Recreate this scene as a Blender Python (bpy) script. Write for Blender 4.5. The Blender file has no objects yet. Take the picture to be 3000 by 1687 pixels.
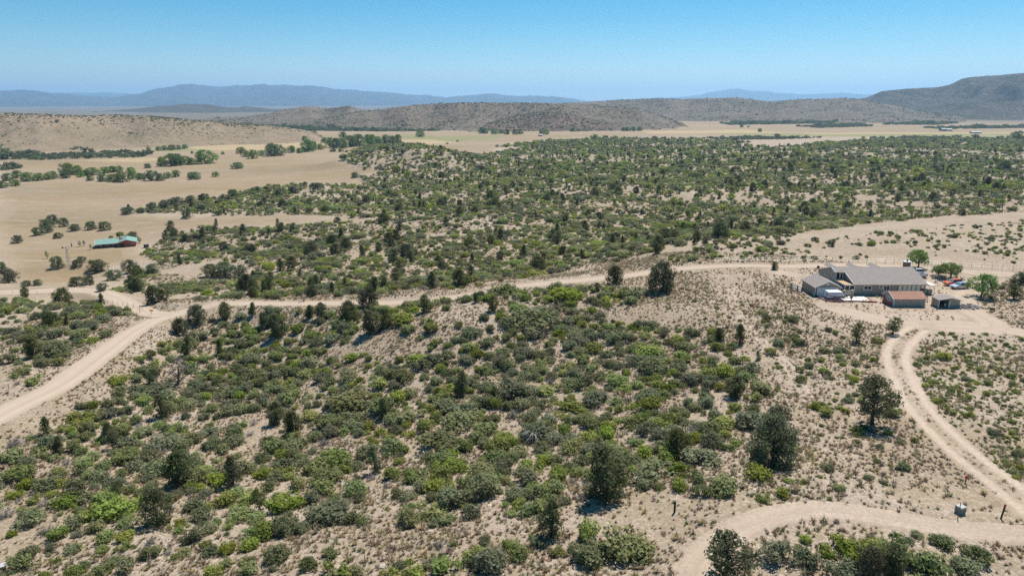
import bpy, bmesh, math, random
import numpy as np
from mathutils import Vector, Matrix

random.seed(7)
rng = np.random.default_rng(11)
scene = bpy.context.scene
COL = scene.collection

# ---------------------------------------------------------------- camera
CAM_H, PITCH, FPX = 45.0, math.radians(15.2), 2001.0     # metres above the house pad, focal length in photo pixels
CX, CY = 1500.0, 843.5
cam_d = bpy.data.cameras.new('camera')
cam_d.sensor_width = 36.0
cam_d.lens = 36.0 * FPX / 3000.0
cam_d.clip_start = 1.0
cam_d.clip_end = 200000.0
cam = bpy.data.objects.new('camera', cam_d)
COL.objects.link(cam)
cam.location = (0, 0, CAM_H)
cam.rotation_euler = (math.pi / 2 - PITCH, 0, 0)
scene.camera = cam

# ---------------------------------------------------------------- sky and sun
SUN_EL, SUN_AZ = math.radians(60), math.radians(32)      # azimuth from the view direction (+Y) towards +X
world = bpy.data.worlds.new('World')
scene.world = world
world.use_nodes = True
wn, wl = world.node_tree.nodes, world.node_tree.links
wn.clear()
w_out = wn.new('ShaderNodeOutputWorld')
w_bg = wn.new('ShaderNodeBackground')
w_sky = wn.new('ShaderNodeTexSky')
w_sky.sky_type = 'NISHITA'
w_sky.sun_disc = False
w_sky.sun_elevation = SUN_EL
w_sky.sun_rotation = SUN_AZ
w_sky.altitude = 1400
w_sky.air_density = 1.0
w_sky.dust_density = 0.15
w_sky.ozone_density = 2.5
w_hsv = wn.new('ShaderNodeHueSaturation')
w_hsv.inputs['Hue'].default_value = 0.485
w_hsv.inputs['Saturation'].default_value = 1.62
wl.new(w_sky.outputs[0], w_hsv.inputs['Color'])
wl.new(w_hsv.outputs[0], w_bg.inputs['Color'])
wl.new(w_bg.outputs[0], w_out.inputs['Surface'])
w_bg.inputs['Strength'].default_value = 0.074
sun_d = bpy.data.lights.new('sun', 'SUN')
sun_d.energy = 4.8
sun_d.angle = math.radians(0.53)
sun_d.color = (1.0, 0.955, 0.89)
sun = bpy.data.objects.new('sun', sun_d)
COL.objects.link(sun)
sv = Vector((math.cos(SUN_EL) * math.sin(SUN_AZ), math.cos(SUN_EL) * math.cos(SUN_AZ), math.sin(SUN_EL)))
sun.rotation_euler = sv.to_track_quat('Z', 'Y').to_euler()
sun.location = (0, 0, 300)
vs = scene.view_settings
vs.view_transform = 'Standard'
vs.look = 'None'
vs.exposure = 0.48
vs.gamma = 1.0
vs.use_curve_mapping = False
scene.render.engine = 'CYCLES'
scene.cycles.max_bounces = 5
scene.cycles.diffuse_bounces = 2
scene.cycles.glossy_bounces = 2
scene.cycles.transmission_bounces = 3
scene.cycles.volume_bounces = 2
scene.cycles.transparent_max_bounces = 8
scene.cycles.use_denoising = False
scene.cycles.use_adaptive_sampling = True
scene.cycles.adaptive_threshold = 0.01

# ---------------------------------------------------------------- pixel <-> place
SP, CP = math.sin(PITCH), math.cos(PITCH)

def ray(px, py):
    u = (np.asarray(px, float) - CX) / FPX
    v = (np.asarray(py, float) - CY) / FPX
    return u, CP - v * SP, -SP - v * CP

def at_drop(px, py, D):
    """place where the pixel's ray is D metres below the camera"""
    dx, dy, dz = ray(px, py)
    t = -np.asarray(D, float) / dz
    return dx * t, dy * t

def project(x, y, z):
    zc = y * CP - (z - CAM_H) * SP
    zc = np.where(zc < 0.5, 0.5, zc)
    yc = y * SP + (z - CAM_H) * CP
    return CX + FPX * x / zc, CY - FPX * yc / zc, zc

# ---------------------------------------------------------------- noise
def hash2(ix, iy, seed):
    h = (ix.astype(np.int64) * 374761393 + iy.astype(np.int64) * 668265263 + seed * 1442695041) & 0xFFFFFFFF
    h = ((h ^ (h >> 13)) * 1274126177) & 0xFFFFFFFF
    h = (h ^ (h >> 16)) & 0xFFFFFFFF
    return h / 4294967295.0

def vnoise(x, y, seed=0):
    x = np.asarray(x, float); y = np.asarray(y, float)
    ix, iy = np.floor(x), np.floor(y)
    fx, fy = x - ix, y - iy
    fx = fx * fx * fx * (fx * (fx * 6 - 15) + 10); fy = fy * fy * fy * (fy * (fy * 6 - 15) + 10)
    a = hash2(ix, iy, seed); b = hash2(ix + 1, iy, seed)
    c = hash2(ix, iy + 1, seed); d = hash2(ix + 1, iy + 1, seed)
    return (a * (1 - fx) + b * fx) * (1 - fy) + (c * (1 - fx) + d * fx) * fy

def fbm(x, y, octv=4, seed=0):
    s, a, t = 0.0, 1.0, 0.0
    for i in range(octv):
        s = s + a * (vnoise(x * 2 ** i + 17.3 * i, y * 2 ** i - 9.1 * i, seed + i) - 0.5)
        t += a; a *= 0.5
    return s / t * 2

def sstep(a, b, x):
    t = np.clip((x - a) / (b - a), 0, 1)
    return t * t * (3 - 2 * t)

def inpoly(px, py, poly):
    res = np.zeros(np.shape(px), bool)
    n = len(poly)
    for i in range(n):
        x1, y1 = poly[i]; x2, y2 = poly[(i + 1) % n]
        if y1 == y2: continue
        c = ((y1 > py) != (y2 > py)) & (px < (x2 - x1) * (py - y1) / (y2 - y1) + x1)
        res ^= c
    return res

# ---------------------------------------------------------------- the lie of the land
# (photo pixel x, y, metres below the camera)
CTRL = [
 (0,1687,51),(700,1687,48),(1400,1687,45),(2100,1687,43.5),(3000,1687,43),
 (0,1560,52.5),(500,1560,51),(1000,1540,48.5),(1500,1500,46.5),(2000,1480,44.5),(2500,1480,43.6),(3000,1480,43.6),
 (0,1400,54),(500,1400,54),(1000,1380,52),(1500,1350,49),(2000,1320,46),(2500,1300,44.6),(3000,1300,44.8),
 (0,1240,52.5),(400,1240,56),(800,1220,56),(1200,1180,52.5),(1600,1180,49.5),(2000,1150,47),(2500,1130,45.4),(3000,1130,46),
 (0,1100,53),(260,1090,52.2),(600,1080,57),(1000,1080,53.5),(1400,1050,49.5),(1800,1030,47.6),(2150,1000,45.6),(2500,1000,45.2),(3000,1000,45.3),
 (0,960,55),(250,950,54),(460,925,53),(750,960,55.5),(1000,960,51.5),(1250,945,47),(1400,930,46.4),(1700,920,46.8),(1950,900,44.2),(2150,880,44.4),(2400,905,45),
 (0,870,60),(300,885,56),(560,888,53.2),(900,888,51.6),(1180,872,50),(1450,850,48.4),(1650,828,47),(1900,800,45.8),(2160,780,45.2),(2700,790,45),(3000,805,45),
 (2000,845,44.8),(2350,860,45),(2500,864,45),(2700,864,45),(2900,870,45),(2800,910,45),(2600,910,45),
 (0,800,71),(200,800,72),(450,800,66),(700,830,59),(1000,830,58),(1300,810,58),(1500,790,56),
 (1700,770,52),(2000,742,45.4),(2250,715,45.2),(2500,700,46),(2750,700,46.6),(3000,690,47),
 (0,720,76),(340,722,74),(600,740,67),(900,740,63),(1300,730,63),(1600,720,60),(1850,700,57),(2100,680,55),(2400,655,53),(2700,640,52),(3000,630,52),
 (0,640,77.5),(350,640,77),(700,660,72),(1000,650,71),(1400,650,66),(1800,640,62),(2200,620,60),(2600,595,59),(3000,580,58),
 (0,560,78),(500,560,78),(900,550,75),(1200,560,72),(1600,560,68),(2000,560,66),(2500,540,65),(3000,530,63),
 (0,490,78),(600,490,78),(1000,490,76),(1500,500,71),(2000,490,71),(2500,480,71),(3000,475,70),
 (0,440,78),(700,440,78),(1300,440,76),(2000,430,75),(3000,430,75),
 (0,400,78),(1500,400,78),(3000,400,78),(0,370,78),(1500,370,78),(3000,370,78)]
cp = np.array(CTRL, float)
cxw, cyw = at_drop(cp[:, 0], cp[:, 1], cp[:, 2])
cz = CAM_H - cp[:, 2]
# ground outside the photo: it goes on as at the edge of the frame
extra = []
for azd, zz in ((-48, -7), (-62, -6), (-90, -4), (-130, -1), (180, 1), (-180, 1), (130, 2), (90, 2), (62, 1.5), (48, 1)):
    for rr in (20, 60, 150, 300):
        k = sstep(150, 900, rr)
        extra.append((rr * math.sin(math.radians(azd)), rr * math.cos(math.radians(azd)), zz - 10 * k))
    for rr in (700, 1500, 4000):
        extra.append((rr * math.sin(math.radians(azd)), rr * math.cos(math.radians(azd)), -33 if rr > 1000 else -22))
for azd in (-30, -15, 0, 15, 30):
    extra.append((25 * math.sin(math.radians(azd)), 25 * math.cos(math.radians(azd)), 0.2 - 0.1 * azd * -1))
    for rr in (3500, 8000):
        extra.append((rr * math.sin(math.radians(azd)), rr * math.cos(math.radians(azd)), -33))
ex = np.array(extra)
cxw = np.concatenate([cxw, ex[:, 0]]); cyw = np.concatenate([cyw, ex[:, 1]]); cz = np.concatenate([cz, ex[:, 2]])

def qspace(x, y):
    r = np.maximum(np.hypot(x, y), 5.0)
    return np.arctan2(x, y) * 1.15, np.log(r)

def tk(d2):
    return d2 * np.log(d2 + 1e-9)
ca, cr_ = qspace(cxw, cyw)
n = len(ca)
Km = tk((ca[:, None] - ca[None]) ** 2 + (cr_[:, None] - cr_[None]) ** 2) + np.eye(n) * 0.004
Pm = np.stack([np.ones(n), ca, cr_], 1)
Am = np.block([[Km, Pm], [Pm.T, np.zeros((3, 3))]])
sol = np.linalg.solve(Am, np.concatenate([cz, np.zeros(3)]))

def tps(x, y):
    x = np.asarray(x, float); y = np.asarray(y, float)
    sh = x.shape
    a, l = qspace(x.ravel(), y.ravel())
    out = sol[n] + sol[n + 1] * a + sol[n + 2] * l
    for i in range(n):
        out += sol[i] * tk((a - ca[i]) ** 2 + (l - cr_[i]) ** 2)
    return np.clip(out, -36, 6).reshape(sh)

KNOLL = at_drop(1170, 500, 75)          # the small brushy hill at the edge of the meadow
PAD = [(70, 172), (69, 155), (84, 146), (108, 144), (130, 150), (130, 178), (90, 180)]

def h_base(x, y):
    r = np.hypot(x, y)
    z = tps(x, y)
    far = sstep(140, 420, r) * (1 - sstep(1200, 1900, r))
    valley = sstep(-26, -31, z)                     # the flat meadow
    z = z + fbm(x / 34, y / 34, 3, 3) * 1.5 * (1 - valley) * (1 - 0.4 * sstep(300, 700, r))
    z = z + fbm(x / 9, y / 9, 2, 8) * 0.35 * (1 - valley) * (1 - sstep(150, 400, r))
    z = z + fbm(x / 150, y / 110, 4, 21) * 9.0 * far * (1 - 0.93 * valley)
    z = z + fbm(x / 300, y / 300, 3, 31) * 1.0 * valley
    kx, ky = (x - KNOLL[0] - 5) / 105, (y - KNOLL[1] - 40) / 85
    k = np.exp(-(kx * kx + ky * ky) * 1.6)
    z = z + 24 * k * (1 + 0.3 * fbm(x / 28, y / 28, 3, 5))
    # level ground for the homestead
    d = np.hypot((x - 95) / 36, (y - 163) / 20)
    w = 1 - sstep(0.75, 1.35, d)
    z = z * (1 - w) + 0.0 * w
    # level ground for the green roofed house
    d = np.hypot((x + 215) / 26, (y - 362) / 18)
    w = 1 - sstep(0.6, 1.5, d)
    z = z * (1 - w) - 29.0 * w
    return z

def hit(px, py, hf):
    """where the ray through a photo pixel meets the ground"""
    px = np.atleast_1d(np.asarray(px, float)); py = np.atleast_1d(np.asarray(py, float))
    dx, dy, dz = ray(px, py)
    dx = dx + 0 * py; dy = dy + 0 * px; dz = dz + 0 * px
    t = np.full(px.shape, 30.0); done = np.zeros(px.shape, bool); lo = t.copy()
    for i in range(420):
        z = hf(dx * t, dy * t)
        below = (CAM_H + dz * t) < z
        done |= below
        lo = np.where(done, lo, t)
        t = np.where(done, t, t * 1.013)
        if done.all() or t.min() > 9000: break
    hi = t.copy()
    for i in range(16):
        m = (lo + hi) / 2
        below = (CAM_H + dz * m) < hf(dx * m, dy * m)
        hi = np.where(below, m, hi); lo = np.where(below, lo, m)
    return dx * hi, dy * hi

# ---------------------------------------------------------------- dirt roads (photo pixels along the middle, half width in metres)
def smooth_path(P, step):
    P = np.array(P, float)
    pts = []
    for i in range(len(P) - 1):
        p0, p1, p2, p3 = P[max(i - 1, 0)], P[i], P[i + 1], P[min(i + 2, len(P) - 1)]
        m = max(2, int(np.hypot(*(p2 - p1)[:2]) / step))
        for k in range(m):
            t = k / m
            pts.append(0.5 * ((2 * p1) + (-p0 + p2) * t + (2 * p0 - 5 * p1 + 4 * p2 - p3) * t * t + (-p0 + 3 * p1 - 3 * p2 + p3) * t ** 3))
    pts.append(P[-1])
    return np.array(pts)

ROADS = [
 ('gravel_road', [(-330,1392),(-120,1282),(60,1183),(180,1118),(300,1043),(400,975),(480,925),(560,902),(680,899),(850,897),(1000,893),(1180,880),(1350,862),(1500,846),(1600,835),(1720,818),(1840,803),(1960,789),(2080,780),(2200,777),(2330,777),(2480,779),(2620,783),(2750,790),(2880,800),(3020,810),(3200,822)], 3.1),
 ('side_road', [(560,908),(470,905),(400,890),(310,873),(210,865),(90,863),(-60,866),(-240,872)], 2.6),
 ('driveway', [(2240,786),(2290,800),(2350,812)], 2.5),
 ('yard_track', [(3060,985),(2900,957),(2790,948),(2700,950),(2590,938),(2500,918),(2440,905),(2420,892)], 2.6),
 ('yard_track', [(2905,815),(2840,856),(2815,880),(2850,915),(2900,940),(2895,962),(2790,962),(2700,956)], 3.0),
 ('wheel_track', [(2690,962),(2645,1000),(2625,1050),(2645,1120),(2690,1190),(2760,1270),(2840,1350),(2930,1425),(3040,1500),(3200,1600)], 2.3),
 ('near_track', [(2010,1760),(2030,1680),(2075,1620),(2140,1570),(2230,1525),(2330,1497),(2450,1488),(2580,1505),(2720,1532),(2850,1552),(2960,1565),(3120,1590)], 1.5),
 ('foot_track', [(2140,850),(2155,900),(2190,960),(2250,1020),(2310,1080),(2360,1150),(2400,1220)], 0.6),
]
road_lines = []
for nm, pl, hw in ROADS:
    a = np.array(pl, float)
    X, Y = hit(a[:, 0], a[:, 1], h_base)
    L = smooth_path(np.stack([X, Y], 1), 1.5)
    z = h_base(L[:, 0], L[:, 1])
    k = 25 if hw > 2 else 9
    zp = np.pad(z, k, mode='edge')
    z = np.convolve(zp, np.ones(2 * k + 1) / (2 * k + 1), mode='valid')
    road_lines.append((nm, np.column_stack([L, z]), hw))

def road_blend(x, y, z0):
    sh = x.shape
    x = x.ravel(); y = y.ravel(); z = z0.ravel().copy()
    for nm, L, hw in road_lines:
        mn, mx = L[:, :2].min(0) - 14, L[:, :2].max(0) + 14
        idx = np.nonzero((x > mn[0]) & (x < mx[0]) & (y > mn[1]) & (y < mx[1]))[0]
        for c in range(0, len(idx), 20000):
            ii = idx[c:c + 20000]
            best = np.full(len(ii), 1e9); bz = np.zeros(len(ii))
            for s in range(0, len(L), 200):
                S = L[s:s + 200]
                d2 = (x[ii, None] - S[None, :, 0]) ** 2 + (y[ii, None] - S[None, :, 1]) ** 2
                j = d2.argmin(1); dm = d2[np.arange(len(ii)), j]
                b = dm < best
                best = np.where(b, dm, best); bz = np.where(b, S[j, 2], bz)
            d = np.sqrt(best)
            w = 1 - sstep(hw + 1.0, hw + (7 if hw > 3 else 3.5), d)
            berm = 0.35 * np.exp(-((d - hw - 1.0) / 0.7) ** 2) if hw > 3 else 0
            z[ii] = z[ii] * (1 - w) + bz * w + berm
    return z.reshape(sh)

def h_full(x, y):
    x = np.atleast_1d(np.asarray(x, float)); y = np.atleast_1d(np.asarray(y, float))
    return road_blend(x, y, h_base(x, y))

# polar ground sheet round the camera's foot point: fine where the photograph looks, coarse elsewhere
AZ = np.radians(np.concatenate([np.arange(-180, -46, 4.0), np.arange(-46, 46.01, 0.17), np.arange(48, 181, 4.0)]))
AZ[-1] = math.pi
LR = np.concatenate([[math.log(4)], np.arange(math.log(16), math.log(2600), 0.0125), np.linspace(math.log(2650), math.log(90000), 40)])
GA, GL = np.meshgrid(AZ, LR, indexing='ij')
GR = np.exp(GL)
GX, GY = GR * np.sin(GA), GR * np.cos(GA)
GZ = h_full(GX, GY)
GZ = np.where(GR > 2600, -33.0, GZ)

def H(x, y):
    """height of the ground mesh"""
    x = np.atleast_1d(np.asarray(x, float)); y = np.atleast_1d(np.asarray(y, float))
    a = np.clip(np.interp(np.arctan2(x, y), AZ, np.arange(len(AZ))), 0, len(AZ) - 1.001)
    l = np.clip(np.interp(np.log(np.maximum(np.hypot(x, y), 4.0)), LR, np.arange(len(LR))), 0, len(LR) - 1.001)
    i, j = a.astype(int), l.astype(int)
    fa, fl = a - i, l - j
    return (GZ[i, j] * (1 - fa) + GZ[i + 1, j] * fa) * (1 - fl) + (GZ[i, j + 1] * (1 - fa) + GZ[i + 1, j + 1] * fa) * fl

def spot(px, py):
    """ground point under a photo pixel, as (x, y, z)"""
    x, y = hit([px], [py], H)
    return float(x[0]), float(y[0]), float(H(x, y)[0])

# ---------------------------------------------------------------- where what grows
MEADOW = [(0,860),(250,845),(300,790),(400,740),(430,700),(560,668),(900,650),(1090,645),(900,638),(640,640),(480,638),(360,630),(380,612),(640,580),(780,548),(900,540),(1060,550),(1060,510),(1190,500),(1030,490),(1000,475),(1040,440),(1130,415),(1300,440),(1400,455),(1500,418),(1700,402),(2300,402),(3000,395),(3000,300),(0,300)]
SCRUB = [
 # polygon, cover, mean width, share of junipers
 ([(420,745),(470,700),(600,668),(760,668),(900,655),(1100,650),(1110,640),(900,630),(640,632),(480,625),(360,622),(480,600),(640,580),(780,548),(900,540),(1060,545),(1060,515),(1200,505),(1500,480),(3000,470),(3000,620),(2700,640),(2450,665),(2250,690),(2040,715),(1900,740),(1750,775),(1600,805),(1400,838),(1150,862),(900,876),(600,878),(480,868),(330,850),(420,800),(700,815),(760,790),(640,760),(480,790)], .42, 2.9, .03),
 ([(1000,470),(1040,440),(1130,415),(1240,425),(1400,455),(1500,480),(1200,505),(1050,495)], .30, 3.6, .02),
 ([(1400,455),(1560,430),(1700,425),(2100,430),(2500,428),(3000,425),(3000,475),(1500,485)], .15, 3.4, .05),
 ([(1450,432),(1600,412),(1800,405),(2000,407),(2200,418),(2100,432),(1900,424),(1700,430)], .20, 3.8, .04),
 ([(2300,430),(2500,412),(2750,408),(3000,402),(3000,430)], .20, 3.8, .04),
 ([(0,418),(100,424),(250,434),(240,440),(100,438),(0,440)], .4, 5, .0),
 ([(0,450),(120,455),(300,447),(440,452),(420,462),(200,466),(130,470),(0,468)], .4, 5, .0),
 ([(0,486),(60,490),(55,497),(0,500)], .6, 5, .0),
 ([(500,395),(760,370),(1100,380),(1300,384),(1100,386),(900,384),(760,380)], .5, 6, .0),
 ([(2110,362),(2400,354),(2480,352),(2440,362),(2140,367)], .35, 6, .0),
 ([(600,925),(760,910),(980,912),(1200,892),(1500,862),(1660,842),(1800,838),(1880,862),(1800,890),(1750,920),(1820,940),(1930,950),(2010,960),(2110,990),(2200,1050),(2230,1150),(2290,1190),(2330,1290),(2280,1390),(2150,1420),(2000,1440),(1870,1450),(1820,1380),(1740,1470),(1560,1495),(1420,1510),(1300,1530),(1050,1555),(800,1585),(500,1600),(250,1590),(0,1545),(0,1300),(170,1265),(270,1180),(420,1060),(520,970)], .80, 2.65, .0),
 ([(0,885),(230,885),(420,915),(340,985),(200,1070),(0,1170)], .26, 2.4, .012),
 ([(1400,1600),(1620,1570),(1850,1590),(1880,1640),(1700,1687),(1200,1687),(1250,1610)], .7, 2.6, .0),
 ([(2100,1620),(2330,1560),(2450,1580),(2560,1570),(2760,1590),(2990,1640),(3000,1700),(2080,1700)], .5, 2.8, .0),
 ([(500,1700),(800,1650),(1200,1620),(1300,1700)], .5, 2.3, .0),
 ([(0,1560),(400,1600),(800,1600),(700,1650),(300,1700),(0,1700)], .22, 1.6, .0),
 ([(2000,880),(2300,900),(2520,1000),(2480,1150),(2700,1400),(2500,1480),(2000,1460),(2300,1400),(2350,1250),(2250,1050)], .065, 1.2, .0),
 ([(2760,980),(3000,990),(3000,1470),(2850,1330),(2720,1180),(2660,1080)], .15, .65, .0),
 ([(2540,990),(2610,1000),(2600,1100),(2700,1250),(2640,1350),(2480,1120)], .10, 1.0, .0),
 ([(2100,750),(2500,690),(3000,650),(3000,770),(2500,760),(2100,770)], .035, 1.1, .0),
 ([(1900,770),(2150,700),(2330,690),(2300,740),(2150,760)], .16, 1.5, .0),
 ([(2760,800),(3000,815),(3000,900),(2900,880)], .12, 1.2, .0),
 ([(2330,371),(2420,366),(2520,363),(2560,371),(2400,376)], .3, 5, .0),
 ([(2580,366),(2720,356),(2900,346),(3000,341),(3000,347),(2860,357),(2740,367)], .4, 6, .0),
 ([(2700,375),(3000,369),(3000,376),(2760,379)], .35, 5, .0),
 ([(2050,407),(2200,402),(2420,404),(2300,409),(2150,411)], .25, 4, .0),
 ([(2520,406),(2700,402),(2850,404),(2740,408)], .3, 4, .0),
]
BARE = [  # open sandy shoulders inside the brush: polygon, share of the brush that is left
 ([(940,1020),(1100,980),(1250,900),(1420,885),(1450,920),(1380,985),(1270,1015),(1190,1055),(1030,1080)], .07),
 ([(560,1330),(700,1260),(760,1300),(640,1380)], .4),
 ([(1850,820),(2130,790),(2190,900),(2260,1040),(2340,1150),(2250,1160),(2150,1000),(2000,930),(1880,900)], .22),
 ([(400,815),(520,790),(640,770),(720,800),(640,830),(420,838)], .1),
 ([(560,870),(640,860),(700,868),(640,880)], .3),
 ([(1750,940),(1950,930),(2080,985),(1900,960)], .4),
]
CLEAR = [(2330,806),(2420,792),(2760,780),(2860,800),(2850,850),(2860,885),(2930,955),(2700,968),(2580,950),(2470,930),(2400,895),(2340,850)]

def road_dist(x, y):
    best = np.full(x.shape, 1e9)
    for nm, L, hw in road_lines:
        if nm == 'foot_track': continue
        for c in range(0, len(x), 20000):
            s = slice(c, c + 20000)
            d = np.full(len(x[s]), 1e9)
            for q in range(0, len(L), 300):
                S = L[q:q + 300]
                d = np.minimum(d, np.sqrt(((x[s, None] - S[None, :, 0]) ** 2 + (y[s, None] - S[None, :, 1]) ** 2).min(1)))
            best[s] = np.minimum(best[s], d - hw)
    return best

# ---------------------------------------------------------------- materials
MATS = {}

class NT:
    """short hand for building node materials"""
    def __init__(s, name, rough=0.9, spec=0.2):
        s.m = bpy.data.materials.new(name)
        s.m.use_nodes = True
        s.t = s.m.node_tree
        s.N, s.L = s.t.nodes, s.t.links
        s.N.clear()
        s.out = s.N.new('ShaderNodeOutputMaterial')
        s.b = s.N.new('ShaderNodeBsdfPrincipled')
        s.b.inputs['Roughness'].default_value = rough
        s.b.inputs['Specular IOR Level'].default_value = spec
        s.L.new(s.b.outputs[0], s.out.inputs['Surface'])
        s._tc = None
        MATS[name] = s.m
    def put(s, sock, v):
        if hasattr(v, 'is_output'): s.L.new(v, sock)
        elif isinstance(v, (tuple, list)): sock.default_value = (*v, 1.0) if len(v) == 3 and len(sock.default_value) == 4 else v
        else: sock.default_value = v
    def obj(s):
        if s._tc is None: s._tc = s.N.new('ShaderNodeTexCoord')
        return s._tc.outputs['Object']
    def pos(s):
        return s.N.new('ShaderNodeNewGeometry').outputs['Position']
    def noise(s, scale, detail=3, rough=0.55, vec=None, out=0):
        n_ = s.N.new('ShaderNodeTexNoise')
        n_.inputs['Scale'].default_value = scale; n_.inputs['Detail'].default_value = detail; n_.inputs['Roughness'].default_value = rough
        s.L.new(vec if vec is not None else s.obj(), n_.inputs['Vector'])
        return n_.outputs[out]
    def voro(s, scale, vec=None, out='Distance', rnd=1.0):
        n_ = s.N.new('ShaderNodeTexVoronoi')
        n_.inputs['Scale'].default_value = scale; n_.inputs['Randomness'].default_value = rnd
        s.L.new(vec if vec is not None else s.obj(), n_.inputs['Vector'])
        return n_.outputs[out]
    def wave(s, scale, vec=None, dist=2.0, direction='X'):
        n_ = s.N.new('ShaderNodeTexWave')
        n_.bands_direction = direction
        n_.inputs['Scale'].default_value = scale; n_.inputs['Distortion'].default_value = dist; n_.inputs['Detail'].default_value = 2
        s.L.new(vec if vec is not None else s.obj(), n_.inputs['Vector'])
        return n_.outputs[1]
    def scaled(s, v, sc):
        n_ = s.N.new('ShaderNodeMapping'); n_.inputs['Scale'].default_value = sc
        s.L.new(v, n_.inputs['Vector'])
        return n_.outputs[0]
    def ramp(s, f, lo, hi, a=0.0, b=1.0):
        n_ = s.N.new('ShaderNodeMapRange'); n_.clamp = True
        n_.inputs['From Min'].default_value = lo; n_.inputs['From Max'].default_value = hi
        n_.inputs['To Min'].default_value = a; n_.inputs['To Max'].default_value = b
        s.L.new(f, n_.inputs['Value'])
        return n_.outputs[0]
    def math(s, op, a, b=0.0):
        n_ = s.N.new('ShaderNodeMath'); n_.operation = op
        s.put(n_.inputs[0], a); s.put(n_.inputs[1], b)
        return n_.outputs[0]
    def mix(s, f, a, b):
        n_ = s.N.new('ShaderNodeMix'); n_.data_type = 'RGBA'
        s.put(n_.inputs[0], f); s.put(n_.inputs[6], a); s.put(n_.inputs[7], b)
        return n_.outputs[2]
    def rand(s):
        return s.N.new('ShaderNodeObjectInfo').outputs['Random']
    def attr(s, name, out='Fac'):
        n_ = s.N.new('ShaderNodeAttribute'); n_.attribute_name = name
        return n_.outputs[out]
    def bump(s, h, strength=0.4, dist=0.1):
        n_ = s.N.new('ShaderNodeBump'); n_.inputs['Strength'].default_value = strength; n_.inputs['Distance'].default_value = dist
        s.L.new(h, n_.inputs['Height']); s.L.new(n_.outputs[0], s.b.inputs['Normal'])
    def color(s, c):
        s.put(s.b.inputs['Base Color'], c)
        return s.m

def plain(name, c, rough=0.7, spec=0.3, var=0.12, scale=3.0, metal=0.0):
    t = NT(name, rough, spec)
    d = tuple(x * (1 - var) for x in c); l = tuple(min(1, x * (1 + var)) for x in c)
    t.b.inputs['Metallic'].default_value = metal
    return t.color(t.mix(t.ramp(t.noise(scale, 4), .3, .7), d, l))

SOIL_A, SOIL_B, SOIL_C = (.41, .318, .228), (.52, .425, .335), (.29, .225, .16)

def soil(t):
    """pinkish sandy earth with paler and darker patches and fine clods"""
    p = t.pos()
    big = t.ramp(t.noise(.045, 4, .6, p), .35, .65)
    mid = t.ramp(t.noise(.35, 4, .65, p), .35, .68)
    fine = t.ramp(t.noise(2.6, 4, .7, p), .38, .62)
    c = t.mix(big, SOIL_A, SOIL_B)
    c = t.mix(t.math('MULTIPLY', mid, .55), c, SOIL_C)
    c = t.mix(t.math('MULTIPLY', fine, .55), c, (.21, .155, .105))
    vein = t.ramp(t.noise(.9, 5, .75, t.scaled(p, (1, .45, 1))), .55, .68)
    c = t.mix(t.math('MULTIPLY', vein, .5), c, (.235, .19, .115))
    peb = t.ramp(t.voro(3.3, p), .0, .16, 1, 0)
    c = t.mix(t.math('MULTIPLY', peb, .35), c, (.70, .58, .46))
    return c, fine, p

# ground
t = NT('ground_soil', .95, .1)
c, fine, p = soil(t)
# dry grass between the bushes
gr = t.ramp(t.noise(1.3, 5, .75, p), .47, .60)
gpat = t.ramp(t.noise(.08, 3, .6, p), .38, .62)
c = t.mix(t.math('MULTIPLY', t.math('MULTIPLY', gr, gpat), .75), c, (.27, .21, .115))
# meadow: dry short grass, tan with browner and greyer stretches
ps = t.scaled(p, (.6, 1.8, 1))
m1 = t.ramp(t.noise(.012, 5, .6, ps), .36, .64)
m2 = t.ramp(t.noise(.05, 5, .7, ps), .35, .7)
m3 = t.ramp(t.noise(.35, 6, .75, t.scaled(p, (.35, 1.5, 1))), .42, .66)
m4 = t.ramp(t.noise(.09, 5, .75, t.scaled(p, (.35, 1.6, 1))), .56, .66)
mc = t.mix(m1, (.32, .225, .125), (.345, .27, .185))
mc = t.mix(t.math('MULTIPLY', m2, .75), mc, (.245, .185, .10))
m5 = t.ramp(t.noise(.007, 5, .6, t.scaled(p, (.3, 1.2, 1))), .48, .62)
mc = t.mix(t.math('MULTIPLY', m5, .6), mc, (.235, .185, .115))
m6 = t.ramp(t.noise(.0035, 4, .6, t.scaled(p, (.35, 1, 1))), .42, .6)
mc = t.mix(t.math('MULTIPLY', m6, .55), mc, (.37, .27, .20))
mc = t.mix(t.math('MULTIPLY', m3, .45), mc, (.20, .155, .09))
mc = t.mix(t.math('MULTIPLY', m4, .5), mc, (.46, .37, .27))
c = t.mix(t.attr('zone_meadow'), c, mc)
c = t.mix(t.attr('zone_green'), c, t.mix(m2, (.15, .20, .065), (.24, .25, .095)))
c = t.mix(t.attr('zone_straw'), c, t.mix(m2, (.56, .42, .22), (.48, .36, .2)))
br = t.ramp(t.voro(.16, p), .32, .5, 1, 0)
c = t.mix(t.math('MULTIPLY', t.attr('zone_brush'), br), c, (.045, .055, .026))
c = t.mix(t.attr('zone_far'), c, t.mix(m1, (.13, .115, .085), (.19, .155, .12)))
c = t.mix(t.math('MULTIPLY', t.attr('zone_yard'), t.ramp(t.noise(.16, 5, .65, p), .3, .62, .25, 1)), c, t.mix(fine, (.53, .415, .32), (.44, .34, .26)))
t.bump(t.math('ADD', fine, gr), .5, .12)
t.color(c)

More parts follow.
